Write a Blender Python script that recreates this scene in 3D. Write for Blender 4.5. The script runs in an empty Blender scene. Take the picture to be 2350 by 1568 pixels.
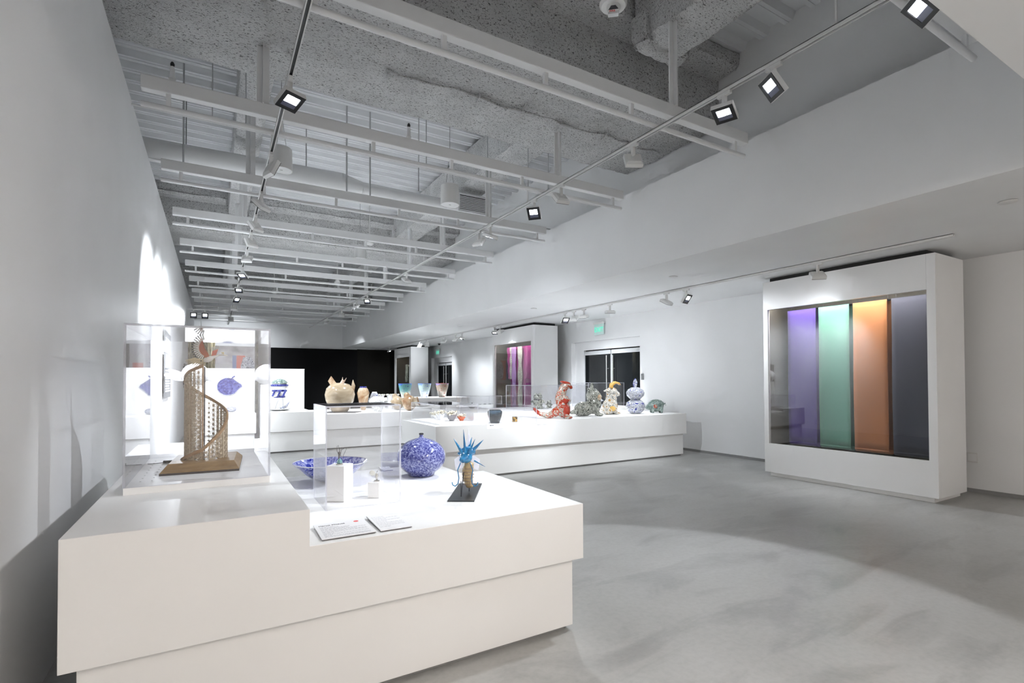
import bpy, bmesh, math, random
from mathutils import Vector, Matrix, Euler
random.seed(7)
S = bpy.context.scene
C = S.collection
R = math.radians

# ------------------------------------------------------------------ camera, world, exposure
cam_d = bpy.data.cameras.new('camera'); cam = bpy.data.objects.new('camera', cam_d); C.objects.link(cam)
cam_d.sensor_fit = 'HORIZONTAL'; cam_d.sensor_width = 36.0
cam_d.lens = 1170.95 * 36.0 / 2350.0
cam_d.shift_y = (855.4 - 784.0) / 2350.0
cam_d.clip_start = 0.05; cam_d.clip_end = 100
yaw, pit, rol = R(30.27), R(.92), R(-.22)
_F = Vector((math.sin(yaw)*math.cos(pit), math.cos(yaw)*math.cos(pit), math.sin(pit)))
_R0 = Vector((math.cos(yaw), -math.sin(yaw), 0)); _U0 = _R0.cross(_F)
_Rv = _R0*math.cos(rol) + _U0*math.sin(rol); _Uv = -_R0*math.sin(rol) + _U0*math.cos(rol)
M = Matrix((( _Rv.x, _Uv.x, -_F.x), (_Rv.y, _Uv.y, -_F.y), (_Rv.z, _Uv.z, -_F.z))).to_4x4()
M.translation = Vector((0, 0, 1.45)); cam.matrix_world = M
S.camera = cam
w = bpy.data.worlds.new('world'); S.world = w; w.use_nodes = True
w.node_tree.nodes['Background'].inputs[0].default_value = (.8, .87, 1, 1)
w.node_tree.nodes['Background'].inputs[1].default_value = .25
S.view_settings.view_transform = 'Standard'; S.view_settings.look = 'None'
S.view_settings.gamma = 1; S.view_settings.use_curve_mapping = False
S.view_settings.exposure = 2.05
S.cycles.max_bounces = 8; S.cycles.diffuse_bounces = 4; S.cycles.glossy_bounces = 3; S.cycles.transparent_max_bounces = 24; S.cycles.adaptive_threshold = .1; S.cycles.adaptive_min_samples = 16
S.cycles.caustics_reflective = False; S.cycles.caustics_refractive = False
S.cycles.sample_clamp_indirect = 6

# ------------------------------------------------------------------ helpers: materials
MAT = {}
def mat(name, col=(.8,.8,.8), rough=.5, metal=0, spec=.5, emit=None, estr=0, coat=0):
    m = bpy.data.materials.new(name); m.use_nodes = True
    b = m.node_tree.nodes['Principled BSDF']
    b.inputs['Base Color'].default_value = (*col, 1); b.inputs['Roughness'].default_value = rough
    b.inputs['Metallic'].default_value = metal; b.inputs['Specular IOR Level'].default_value = spec
    b.inputs['Coat Weight'].default_value = coat; b.inputs['Coat Roughness'].default_value = .05
    if emit: b.inputs['Emission Color'].default_value = (*emit, 1); b.inputs['Emission Strength'].default_value = estr
    MAT[name] = m
    return m
def nodes(m): return m.node_tree.nodes, m.node_tree.links, m.node_tree.nodes['Principled BSDF']
def coords(m, kind='Object', scale=(1,1,1), rot=(0,0,0)):
    n, l, b = nodes(m)
    tc = n.new('ShaderNodeTexCoord'); mp = n.new('ShaderNodeMapping')
    if kind == 'World':
        g = n.new('ShaderNodeNewGeometry'); l.new(g.outputs['Position'], mp.inputs[0])
    else: l.new(tc.outputs[kind], mp.inputs[0])
    mp.inputs['Scale'].default_value = scale; mp.inputs['Rotation'].default_value = rot
    return mp.outputs[0]
def noise(m, vec, scale, detail=4, rough=.5, dist=0):
    n, l, b = nodes(m); t = n.new('ShaderNodeTexNoise')
    t.inputs['Scale'].default_value = scale; t.inputs['Detail'].default_value = detail
    t.inputs['Roughness'].default_value = rough; t.inputs['Distortion'].default_value = dist
    l.new(vec, t.inputs['Vector']); return t.outputs['Fac']
def voro(m, vec, scale, feature='F1', out='Distance', rnd=1):
    n, l, b = nodes(m); t = n.new('ShaderNodeTexVoronoi'); t.feature = feature
    t.inputs['Scale'].default_value = scale; t.inputs['Randomness'].default_value = rnd
    l.new(vec, t.inputs['Vector']); return t.outputs[out]
def ramp(m, fac, stops, interp='LINEAR'):
    n, l, b = nodes(m); r = n.new('ShaderNodeValToRGB'); r.color_ramp.interpolation = interp
    e = r.color_ramp.elements
    e[0].position, e[0].color = stops[0][0], (*stops[0][1], 1)
    e[1].position, e[1].color = stops[1][0], (*stops[1][1], 1)
    for p, c in stops[2:]:
        q = e.new(p); q.color = (*c, 1)
    l.new(fac, r.inputs[0]); return r.outputs[0]
def mixc(m, fac, a, b_, mode='MIX'):
    n, l, b = nodes(m); x = n.new('ShaderNodeMix'); x.data_type = 'RGBA'; x.blend_type = mode
    for sock, val in ((x.inputs[0], fac), (x.inputs[6], a), (x.inputs[7], b_)):
        if isinstance(val, (int, float)): sock.default_value = val
        elif isinstance(val, tuple): sock.default_value = (*val, 1)
        else: l.new(val, sock)
    return x.outputs[2]
def bump(m, fac, strength=.3, dist=.01):
    n, l, b = nodes(m); t = n.new('ShaderNodeBump')
    t.inputs['Strength'].default_value = strength; t.inputs['Distance'].default_value = dist
    l.new(fac, t.inputs['Height']); l.new(t.outputs[0], b.inputs['Normal'])
def base(m, sock): n, l, b = nodes(m); l.new(sock, b.inputs['Base Color'])
def roughf(m, sock): n, l, b = nodes(m); l.new(sock, b.inputs['Roughness'])

# ------------------------------------------------------------------ helpers: geometry
class B:
    """collects shapes into one bmesh"""
    def __init__(s): s.bm = bmesh.new(); s.mi = 0
    def _f(s, vs):
        try:
            f = s.bm.faces.new(vs); f.material_index = s.mi; return f
        except ValueError: return None
    def hexa(s, p):
        v = [s.bm.verts.new(q) for q in p]
        for i in ((3,2,1,0),(4,5,6,7),(0,1,5,4),(1,2,6,5),(2,3,7,6),(3,0,4,7)): s._f([v[k] for k in i])
        return s
    def box(s, x0, x1, y0, y1, z0, z1):
        return s.hexa([(x0,y0,z0),(x1,y0,z0),(x1,y1,z0),(x0,y1,z0),(x0,y0,z1),(x1,y0,z1),(x1,y1,z1),(x0,y1,z1)])
    def obox(s, c, ax, ay, az):
        c, ax, ay, az = map(Vector, (c, ax, ay, az))
        return s.hexa([c-ax-ay-az, c+ax-ay-az, c+ax+ay-az, c-ax+ay-az, c-ax-ay+az, c+ax-ay+az, c+ax+ay+az, c-ax+ay+az])
    def prism(s, poly, d0, d1, axis='z'):
        def P(a, b, d): return {'z': (a,b,d), 'y': (a,d,b), 'x': (d,a,b)}[axis]
        n = len(poly)
        a = [s.bm.verts.new(P(x, y, d0)) for x, y in poly]; b = [s.bm.verts.new(P(x, y, d1)) for x, y in poly]
        s._f(a[::-1]); s._f(b)
        for i in range(n): s._f([a[i], a[(i+1)%n], b[(i+1)%n], b[i]])
        return s
    def tube(s, pts, r, seg=8, cap=True, closed=False):
        pts = [Vector(p) for p in pts]; n = len(pts)
        rs = r if isinstance(r, (list, tuple)) else [r]*n
        rings = []; prev = None
        for i, p in enumerate(pts):
            if closed: t = pts[(i+1)%n] - pts[i-1]
            else: t = (pts[min(i+1, n-1)] - pts[max(i-1, 0)])
            t.normalize()
            if prev is None:
                a = Vector((0,0,1)) if abs(t.z) < .9 else Vector((1,0,0)); u = t.cross(a).normalized()
            else: u = (prev - t*prev.dot(t)).normalized()
            prev = u; v = t.cross(u)
            rings.append([s.bm.verts.new(p + (u*math.cos(2*math.pi*k/seg) + v*math.sin(2*math.pi*k/seg))*rs[i]) for k in range(seg)])
        m = n if closed else n-1
        for i in range(m):
            a, b = rings[i], rings[(i+1)%n]
            for k in range(seg): s._f([a[k], a[(k+1)%seg], b[(k+1)%seg], b[k]])
        if cap and not closed: s._f(rings[0][::-1]); s._f(rings[-1])
        return s
    def lathe(s, prof, seg=24, c=(0,0,0), sx=1, sy=1):
        rings = []
        for r, z in prof:
            if r < 1e-5: rings.append([s.bm.verts.new((c[0], c[1], c[2]+z))])
            else: rings.append([s.bm.verts.new((c[0]+r*sx*math.cos(2*math.pi*k/seg), c[1]+r*sy*math.sin(2*math.pi*k/seg), c[2]+z)) for k in range(seg)])
        for a, b in zip(rings, rings[1:]):
            for k in range(seg):
                k2 = (k+1)%seg
                if len(a) == 1 and len(b) == 1: continue
                if len(a) == 1: s._f([a[0], b[k2], b[k]])
                elif len(b) == 1: s._f([a[k], a[k2], b[0]])
                else: s._f([a[k], a[k2], b[k2], b[k]])
        return s
    def ell(s, c, r, rot=None, seg=14, rings=9):
        m = Matrix.Translation(Vector(c)) @ (Euler(rot).to_matrix().to_4x4() if rot else Matrix.Identity(4)) @ Matrix.Diagonal((*r, 1)) if not isinstance(r, (int, float)) else Matrix.Translation(Vector(c)) @ Matrix.Scale(r, 4)
        r_ = bmesh.ops.create_uvsphere(s.bm, u_segments=seg, v_segments=rings, radius=1, matrix=m)
        for v in r_['verts']:
            for f in v.link_faces: f.material_index = s.mi
        return s
    def cap(s, a, b, r0, r1, seg=10):           # capsule with taper (for blobs)
        a, b = Vector(a), Vector(b)
        for i in range(7):
            t = i/6; q = a.lerp(b, t); s.ell(q, r0 + (r1-r0)*t, seg=seg, rings=7)
        return s
    def grid(s, fn, nu, nv, close_u=False):
        vs = [[s.bm.verts.new(fn(i/nu, j/nv)) for j in range(nv+1)] for i in range(nu + (0 if close_u else 1))]
        for i in range(nu):
            a, b = vs[i], vs[(i+1)%len(vs)]
            for j in range(nv): s._f([a[j], b[j], b[j+1], a[j+1]])
        return s
WLOC = {}
def wl(o):
    v = Vector((0,0,0))
    while o: v = v + o.location; o = o.parent
    return v
def setp(o, label=None, cat=None, group=None, kind=None):
    if label: o['label'] = label
    if cat: o['category'] = cat
    if group: o['group'] = group
    if kind: o['kind'] = kind
    return o
def obj(name, b, m, parent=None, loc=(0,0,0), rot=(0,0,0), smooth=False, bevel=0, world=False, solid=0, bseg=2):
    me = bpy.data.meshes.new(name)
    if world and parent: bmesh.ops.translate(b.bm, verts=b.bm.verts, vec=-wl(parent))
    elif world and loc != (0,0,0): bmesh.ops.translate(b.bm, verts=b.bm.verts, vec=-Vector(loc))
    bmesh.ops.recalc_face_normals(b.bm, faces=b.bm.faces)
    if bevel:
        es = [e for e in b.bm.edges if len(e.link_faces) == 2 and e.calc_face_angle(0) > .6]
        bmesh.ops.bevel(b.bm, geom=es, offset=bevel, segments=bseg, profile=.6, affect='EDGES', clamp_overlap=True)
    b.bm.to_mesh(me); b.bm.free()
    for x in (m if isinstance(m, (list, tuple)) else [m]): me.materials.append(MAT[x] if isinstance(x, str) else x)
    if smooth:
        for p in me.polygons: p.use_smooth = True
        try: me.set_sharp_from_angle(angle=R(smooth if smooth > 1 else 50))
        except Exception: pass
    o = bpy.data.objects.new(name, me); C.objects.link(o)
    o.location = loc; o.rotation_euler = rot
    if parent: o.parent = parent
    if solid:
        md = o.modifiers.new('thick', 'SOLIDIFY'); md.thickness = solid; md.offset = 0
    return o
def thing(name, label, cat, loc=(0,0,0), rot=(0,0,0), group=None, kind=None):
    o = bpy.data.objects.new(name, None); C.objects.link(o); o.empty_display_size = .1
    o.location = loc; o.rotation_euler = rot
    return setp(o, label, cat, group, kind)
def blob(name, b, m, parent=None, loc=(0,0,0), rot=(0,0,0), voxel=.012, smooth_it=4):
    """fuse overlapping rounded shapes into one continuous skin"""
    me = bpy.data.meshes.new('tmp'); b.bm.to_mesh(me); b.bm.free()
    t = bpy.data.objects.new('tmp', me); C.objects.link(t)
    md = t.modifiers.new('r', 'REMESH'); md.mode = 'VOXEL'; md.voxel_size = voxel
    if smooth_it:
        sm = t.modifiers.new('s', 'SMOOTH'); sm.iterations = smooth_it; sm.factor = .6
    dg = bpy.context.evaluated_depsgraph_get(); dg.update()
    me2 = bpy.data.meshes.new_from_object(t.evaluated_get(dg)); me2.name = name
    bpy.data.objects.remove(t); bpy.data.meshes.remove(me)
    for p in me2.polygons: p.use_smooth = True
    me2.materials.clear(); me2.materials.append(MAT[m] if isinstance(m, str) else m)
    o = bpy.data.objects.new(name, me2); C.objects.link(o); o.location = loc; o.rotation_euler = rot
    if parent: o.parent = parent
    return o
def text(name, body, size, m, parent, loc, rot=(0,0,0), align='LEFT', depth=.0006, bold=0):
    cu = bpy.data.curves.new('t', 'FONT'); cu.body = body; cu.size = size; cu.align_x = align; cu.extrude = depth; cu.offset = bold
    t = bpy.data.objects.new('t', cu); C.objects.link(t)
    dg = bpy.context.evaluated_depsgraph_get(); dg.update()
    me = bpy.data.meshes.new_from_object(t.evaluated_get(dg)); me.name = name
    bpy.data.objects.remove(t); bpy.data.curves.remove(cu)
    me.materials.clear(); me.materials.append(MAT[m])
    o = bpy.data.objects.new(name, me); C.objects.link(o); o.parent = parent; o.location = loc; o.rotation_euler = rot
    return o
ORD = ['first','second','third','fourth','fifth','sixth','seventh','eighth','ninth','tenth','eleventh','twelfth','thirteenth','fourteenth','fifteenth']
# small value noise for geometry
def _h(i, j):
    n = (i*374761393 + j*668265263) & 0xffffffff; n = ((n ^ (n >> 13))*1274126177) & 0xffffffff
    return ((n ^ (n >> 16)) & 0xffff)/65535.0
def vnoise(x, y):
    i, j = math.floor(x), math.floor(y); a, b = x-i, y-j; a = a*a*(3-2*a); b = b*b*(3-2*b)
    return (_h(i,j)*(1-a)+_h(i+1,j)*a)*(1-b) + (_h(i,j+1)*(1-a)+_h(i+1,j+1)*a)*b

# ------------------------------------------------------------------ materials
def m_paint(name, col, rough=.55, var=.015):
    m = mat(name, col, rough, spec=.3)
    v = coords(m, 'World'); f = noise(m, v, 1.7, 1)
    base(m, ramp(m, f, [(.3, tuple(c*(1-var) for c in col)), (.7, tuple(min(1, c*(1+var)) for c in col))]))
    return m
m_paint('wall_white', (.88, .885, .89)); m_paint('soffit_white', (.88, .885, .89))
m_paint('plinth_white', (.89, .885, .875), .38); m_paint('case_white', (.86, .86, .86), .4)
m_paint('beam_white', (.86, .865, .87), .45); m_paint('deck_white', (.84, .855, .87), .5)
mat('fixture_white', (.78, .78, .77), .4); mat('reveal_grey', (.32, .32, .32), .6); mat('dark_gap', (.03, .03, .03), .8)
mat('black_wall', (.003, .003, .0035), .6, spec=.12); mat('brown_dark', (.010, .009, .007), .6, spec=.12); mat('case_interior', (.13, .12, .10), .6)
mat('bezel_black', (.02, .02, .022), .4); mat('led', (1, 1, 1), .5, emit=(.93, .96, 1), estr=9)
mat('lens_blue', (.16, .17, .24), .15); mat('led_strip', (1, 1, 1), .5, emit=(1, .95, .88), estr=3); mat('led_dim', (.25, .27, .3), .2, emit=(.9, .95, 1), estr=.15)
mat('steel', (.62, .62, .6), .28, 1); mat('rod_grey', (.35, .36, .36), .4, .6); mat('rod_light', (.5, .51, .52), .45); mat('black_metal', (.03, .033, .04), .3, .3)
mat('door_glass', (.012, .014, .016), .04, spec=.6); mat('door_frame', (.70, .71, .72), .35)
mat('green_glow', (.05, .45, .3), .4, emit=(.06, .62, .42), estr=.32); mat('sign_glass', (.72, .9, .86), .15)
mat('print_grey', (.42, .42, .45), .6); mat('print_black', (.06, .06, .07), .6); mat('print_red', (.75, .12, .12), .5); mat('card_white', (.88, .88, .90), .45); mat('card_edge', (.16, .16, .18), .5)
m = mat('fireproof', (.6, .6, .6), .95, spec=.1)
v = coords(m, 'World'); f1 = noise(m, coords(m, 'World', (.65, 1.3, 1)), 66, 4, .62, .9); f2 = noise(m, v, 3.0, 3)
c1 = ramp(m, f1, [(.36, (.16, .16, .16)), (.45, (.88, .88, .88))]); c2 = ramp(m, f2, [(.3, (.82, .82, .82)), (.7, (1, 1, 1))])
base(m, mixc(m, 1.0, c1, c2, 'MULTIPLY')); bump(m, noise(m, v, 90, 4, .65), .9, .02)
m = mat('concrete', (.4, .4, .39), .38, spec=.45)
v = coords(m, 'World'); vs = coords(m, 'World', (.55, 1.6, 1), (0, 0, R(-28)))
a = noise(m, v, .55, 5, .55, .3); b_ = noise(m, vs, 1.9, 6, .6, .6); c_ = noise(m, v, 28, 3, .6)
ca = ramp(m, a, [(.34, (.40, .40, .385)), (.66, (.52, .52, .51))])
cb = ramp(m, b_, [(.36, (.80, .80, .80)), (.50, (1, 1, 1)), (.70, (1.0, 1.0, 1.0))])
cc = ramp(m, c_, [(.25, (.90, .90, .90)), (.6, (1, 1, 1))])
dots = ramp(m, voro(m, v, 3.2), [(.008, (.25, .25, .25)), (.014, (1, 1, 1))])
base(m, mixc(m, 1.0, mixc(m, 1.0, mixc(m, 1.0, ca, cb, 'MULTIPLY'), cc, 'MULTIPLY'), dots, 'MULTIPLY'))
roughf(m, ramp(m, b_, [(.3, (.30,)*3), (.7, (.46,)*3)])); bump(m, c_, .03, .003)
# acrylic sheet: clear with a mirror-like surface that grows towards grazing view
def m_clear(name, tint, f0=.045, rough=.01):
    m = bpy.data.materials.new(name); m.use_nodes = True; MAT[name] = m
    n, l = m.node_tree.nodes, m.node_tree.links; n.remove(n['Principled BSDF'])
    tr = n.new('ShaderNodeBsdfTransparent'); tr.inputs[0].default_value = (*tint, 1)
    gl = n.new('ShaderNodeBsdfGlossy'); gl.inputs['Roughness'].default_value = rough
    lw = n.new('ShaderNodeLayerWeight'); lw.inputs[0].default_value = .5
    pw = n.new('ShaderNodeMath'); pw.operation = 'POWER'; pw.inputs[1].default_value = 5; l.new(lw.outputs['Facing'], pw.inputs[0])
    ma = n.new('ShaderNodeMath'); ma.operation = 'MULTIPLY_ADD'; ma.inputs[1].default_value = 1-f0; ma.inputs[2].default_value = f0; l.new(pw.outputs[0], ma.inputs[0])
    mx = n.new('ShaderNodeMixShader'); l.new(ma.outputs[0], mx.inputs[0]); l.new(tr.outputs[0], mx.inputs[1]); l.new(gl.outputs[0], mx.inputs[2])
    l.new(mx.outputs[0], n['Material Output'].inputs[0]); return m
m_clear('acrylic', (.985, .985, .992)); m_clear('case_glass', (.90, .90, .90), .06)
m = bpy.data.materials.new('acrylic_edge'); m.use_nodes = True; MAT['acrylic_edge'] = m
_n, _l = m.node_tree.nodes, m.node_tree.links; _n.remove(_n['Principled BSDF'])
_d = _n.new('ShaderNodeBsdfDiffuse'); _d.inputs[0].default_value = (.95, .95, 1, 1); _t = _n.new('ShaderNodeBsdfTranslucent'); _t.inputs[0].default_value = (.93, .93, 1, 1); _p = _n.new('ShaderNodeBsdfTransparent')  # near-white edge colour stands in for light gathered inside the sheet
_m1 = _n.new('ShaderNodeMixShader'); _m1.inputs[0].default_value = .5; _m2 = _n.new('ShaderNodeMixShader'); _m2.inputs[0].default_value = .35
_l.new(_d.outputs[0], _m1.inputs[1]); _l.new(_t.outputs[0], _m1.inputs[2]); _l.new(_m1.outputs[0], _m2.inputs[1]); _l.new(_p.outputs[0], _m2.inputs[2]); _l.new(_m2.outputs[0], _n['Material Output'].inputs[0])
def m_wood(name, c0, c1, scale=9, rough=.42):
    m = mat(name, c0, rough); v = coords(m, 'Object', (1, 1, 5)); f = noise(m, v, scale, 5, .6, 1.4)
    base(m, ramp(m, f, [(.3, c0), (.7, c1)])); return m
m_wood('wood_lattice', (.50, .40, .27), (.64, .53, .38), 20); m_wood('wood_rim', (.32, .19, .09), (.45, .29, .15), 14); m_wood('wood_base', (.22, .13, .055), (.38, .25, .12), 7)
mat('wood_dark', (.05, .04, .035), .5)
def m_pat(name, stops, scale=12, detail=4, dist=1.5, rough=.12, coat=.5, sc=(1,1,1), interp='LINEAR', vor=False):
    m = mat(name, stops[0][1], rough, coat=coat); v = coords(m, 'Object', sc)
    f = voro(m, v, scale) if vor else noise(m, v, scale, detail, .55, dist)
    base(m, ramp(m, f, stops, interp)); return m
m_pat('blue_swirl', [(.40, (.012, .02, .24)), (.47, (.04, .06, .40)), (.53, (.52, .56, .80)), (.60, (.02, .035, .32))], 13, 3, 3.2, .1)
m_pat('blue_speckle', [(.36, (.025, .03, .17)), (.46, (.08, .09, .30)), (.55, (.18, .20, .44)), (.64, (.38, .41, .64))], 85, 3, .6, .12)
m_pat('gold_body', [(.3, (.30, .20, .08)), (.7, (.58, .45, .26))], 30, 3, .5, .3, .3)
m_pat('blue_crest', [(.3, (.01, .10, .28)), (.7, (.03, .28, .55))], 25, 3, .6, .18, .6)
m_pat('red_glaze', [(.40, (.30, .03, .012)), (.47, (.34, .05, .02)), (.50, (.60, .55, .45)), (.55, (.05, .05, .05)), (.58, (.58, .55, .48)), (.64, (.32, .05, .02))], 9, 3, 2.2, .12)
mat('red_plain', (.34, .03, .012), .1, coat=.6)
m_pat('grey_mottle', [(.38, (.02, .022, .02)), (.46, (.20, .21, .18)), (.52, (.44, .44, .39)), (.58, (.05, .055, .045)), (.64, (.30, .31, .27))], 9, 4, 2.6, .12)
m_pat('white_ochre', [(.38, (.30, .15, .02)), (.44, (.56, .53, .47)), (.52, (.60, .58, .53)), (.55, (.05, .05, .045)), (.60, (.54, .52, .47)), (.66, (.10, .08, .05))], 9, 3, 2.2, .12)
m_pat('ochre_plain', [(.3, (.52, .28, .05)), (.7, (.66, .42, .12))], 8, 2, .5, .15)
m_pat('blue_white', [(.38, (.02, .025, .2)), (.43, (.50, .52, .57)), (.49, (.56, .57, .61)), (.53, (.05, .055, .09)), (.57, (.54, .56, .60)), (.62, (.08, .085, .13)), (.66, (.55, .57, .61))], 9, 3, 2.4, .1)
m_pat('celadon', [(.35, (.07, .11, .10)), (.5, (.18, .24, .22)), (.65, (.30, .35, .32))], 22, 3, 1, .15)
m_pat('cream_glaze', [(.3, (.26, .19, .12)), (.6, (.40, .32, .22)), (.75, (.46, .38, .28))], 3.5, 3, .6, .18, sc=(1,1,2))
m_pat('brown_glaze', [(.3, (.26, .18, .13)), (.7, (.45, .35, .28))], 18, 3, 1, .2)
m_pat('cream_bird', [(.35, (.24, .13, .065)), (.5, (.38, .27, .17)), (.62, (.52, .45, .34))], 4, 3, 1.0, .15)
m_pat('clear_jar', [(.40, (.45, .45, .44)), (.5, (.78, .78, .77))], 16, 3, 2.5, .08)
m_pat('blue_plate', [(.38, (.006, .008, .11)), (.5, (.02, .025, .20)), (.56, (.12, .14, .38)), (.62, (.03, .035, .22))], 16, 3, 1.6, .1)
m_pat('dark_pot', [(.42, (.012, .016, .02)), (.50, (.03, .04, .05)), (.58, (.04, .07, .10))], 5, 2, .8, .06, sc=(.6,.6,2.2))
m_pat('gold_black', [(.45, (.02, .015, .01)), (.58, (.42, .24, .05))], 30, 2, 1, .15)
mat('white_porcelain', (.74, .74, .75), .12, coat=.4); mat('white_matte', (.86, .86, .86), .45)
mat('orange_red', (.55, .10, .03), .2, coat=.4); mat('grey_ceramic', (.22, .21, .22), .3, coat=.3)
m_pat('gold_bead', [(.4, (.50, .42, .26)), (.6, (.86, .83, .72))], 60, 2, 0, .25)
mat('silver', (.62, .60, .56), .3, 1); mat('dark_silver', (.16, .15, .15), .35, .8); mat('teal_stone', (.16, .36, .36), .2, coat=.3); mat('wing_white', (.86, .86, .80), .3)
mat('feather_orange', (.42, .12, .05), .5); mat('feather_tip', (.72, .70, .64), .5); mat('straw', (.62, .52, .32), .6); mat('pink', (.75, .25, .18), .5); mat('cream', (.80, .77, .70), .5)
def m_bowl(name, c_top, c_mid, c_bot, spots):
    m = mat(name, c_bot, .12, coat=.5); n, l, b = nodes(m)
    v = coords(m, 'Object'); sp = n.new('ShaderNodeSeparateXYZ'); l.new(v, sp.inputs[0])
    ad = n.new('ShaderNodeMath'); ad.operation = 'MULTIPLY_ADD'; ad.inputs[1].default_value = .22; l.new(noise(m, v, 9, 3), ad.inputs[0]); l.new(sp.outputs[2], ad.inputs[2])
    cr = ramp(m, ad.outputs[0], [(.18, c_bot), (.36, c_mid), (.50, c_mid), (.53, c_top)])
    s_ = ramp(m, noise(m, v, 26, 2, .5, .8), [(.60, (0, 0, 0)), (.66, (1, 1, 1))]); base(m, mixc(m, s_, cr, spots)); return m
m_bowl('bowl_teal', (.06, .14, .46), (.09, .24, .24), (.34, .38, .30), (.05, .06, .18))
m_bowl('bowl_pale', (.14, .25, .58), (.33, .42, .42), (.60, .62, .64), (.14, .18, .44))
m_bowl('bowl_sepia', (.20, .19, .46), (.28, .22, .17), (.48, .44, .39), (.26, .05, .03))
def m_cloth(name, col, rough=.8):
    m = mat(name, col, rough, spec=.2); m.node_tree.nodes['Principled BSDF'].inputs['Sheen Weight'].default_value = .25
    v = coords(m, 'Object', (40, 40, 160)); bump(m, noise(m, v, 6, 2), .12, .002); return m
m_cloth('cloth_violet', (.13, .085, .40)); m_cloth('cloth_mint', (.21, .50, .39)); m_cloth('cloth_orange', (.62, .26, .11)); m_cloth('cloth_slate', (.085, .09, .125))
m_cloth('cloth_magenta', (.36, .012, .21)); m_cloth('cloth_lilac', (.46, .24, .58))
m_pat('lace', [(.38, (.25, .24, .20)), (.5, (.70, .69, .62))], 70, 2, 0, .8, 0)
m_pat('cloth_grey_pattern', [(.4, (.06, .08, .06)), (.55, (.36, .38, .32))], 26, 2, 1, .8, 0)
m_pat('gold_curtain', [(.38, (.12, .10, .045)), (.52, (.34, .30, .17)), (.66, (.62, .58, .42))], 16, 3, .5, .3, 0, sc=(3, 3, .35))
m_pat('mural_a', [(.35, (.16, .15, .15)), (.5, (.30, .28, .28)), (.65, (.42, .40, .42))], 1.2, 2, .5, .5, 0)
m_pat('mural_rock', [(.42, (.10, .10, .12)), (.52, (.5, .5, .55)), (.6, (.16, .16, .2))], 7, 3, 2, .5, 0)
mat('mural_red', (.42, .08, .05), .5); mat('mural_blue', (.10, .13, .26), .5); mat('mural_grey', (.36, .35, .35), .5); mat('mural_figure', (.08, .08, .08), .5)
m = mat('panel_dark', (.05, .05, .055), .4); mat('panel_grey', (.15, .155, .16), .6); mat('cable_black', (.02, .02, .02), .5); mat('grille_dark', (.015, .015, .015), .7); mat('clear_lens', (.75, .77, .78), .05, coat=.5)
for _k in ('led', 'led_strip', 'led_dim', 'green_glow'): MAT[_k].cycles.emission_sampling = 'NONE'      # their lamps carry the light
# ------------------------------------------------------------------ the room
XL, XR, ZS, XS, FT, DK, YE, YN = -.71, 8.4, 3.0, 5.11, 4.12, 5.5, 24.3, -5.0
def struct(name, b, m, parent=None, **k):
    o = obj(name, b, m, parent, **k)
    if parent is None: o['kind'] = 'structure'
    return o
struct('floor', B().box(-1.4, 8.8, YN-.2, YE+.3, -.12, 0), 'concrete')
struct('wall_left', B().box(-1.25, XL, YN, YE+.2, 0, 4.2), 'wall_white')
struct('wall_left_setback', B().box(-1.35, -1.2, .9, YE+.2, 4.2, DK+.2), 'wall_white')
# right wall with two door recesses
dy = [(8.59, 11.18), (19.27, 21.55)]
b = B(); y = YN
for a, c in dy: b.box(XR, XR+.3, y, a, .05, ZS+.1).box(XR, XR+.3, a, c, 2.47, ZS+.1); y = c
b.box(XR, XR+.3, y, YE+.2, .05, ZS+.1); struct('wall_right', b, 'wall_white')
b = B(); y = YN
for a, c in dy: b.box(XR+.012, XR+.29, y, a, 0, .05); y = c
b.box(XR+.012, XR+.29, y, YE, 0, .05); struct('baseboard_right', b, 'reveal_grey')
struct('wall_back', B().box(-1.3, 8.7, YE, YE+.2, 0, DK+.2), 'wall_white')
struct('wall_front', B().box(-1.3, 8.7, YN-.2, YN, 0, ZS+.1), 'wall_white')
struct('wall_black', B().box(2.07, 5.78, YE-.06, YE, 0, 2.93), 'black_wall')
struct('wall_brown', B().box(5.78, 8.4, YE-.06, YE, 0, 2.95), 'brown_dark')
# low ceiling: along the right wall and over the entrance end, with the tall fascia
struct('ceiling_soffit', B().box(XS, 8.75, YN, YE, ZS, ZS+.12).box(-1.3, XS, YN, .92, ZS, ZS+.12), 'soffit_white')
struct('wall_fascia', B().box(XS, XS+.16, .92, YE, ZS+.12, FT).box(XS+.16, 5.6, .92, YE, FT-.1, FT), 'wall_white')
struct('wall_right_setback', B().box(5.6, 5.75, .8, YE, FT-.1, DK+.2), 'wall_white')
struct('wall_bulkhead', B().box(-1.3, 5.6, .76, .92, ZS+.12, DK+.2), 'wall_white')
# corrugated steel deck, sheet by sheet
deck = thing('ceiling', None, None, (0, 0, DK), kind='structure')
sheet = B(); per, W = .30, .9
prof = []
for k in range(3):
    y0 = k*per; prof += [(y0, 0), (y0+.10, 0), (y0+.135, .075), (y0+.265, .075)]
prof.append((W, 0))
n = len(prof)
a = [sheet.bm.verts.new((-1.25, q[0], q[1])) for q in prof]; c = [sheet.bm.verts.new((5.65, q[0], q[1])) for q in prof]
for i in range(n-1): sheet._f([a[i], c[i], c[i+1], a[i+1]])
for k in range(3):                                  # stiffening bead on each low flat
    y0 = k*per + .05; sheet.box(-1.25, 5.65, y0-.006, y0+.006, -.008, .001)
first = obj('deck_sheet', sheet, 'deck_white', deck, loc=(0, .9, 0))
for i in range(1, 27):
    o = first.copy(); C.objects.link(o); o.location = (0, .9 + i*W, 0); o.parent = deck
obj('deck_backing', B().box(-1.35, 5.75, .75, YE+.2, .10, .2), 'deck_white', deck)
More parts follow.
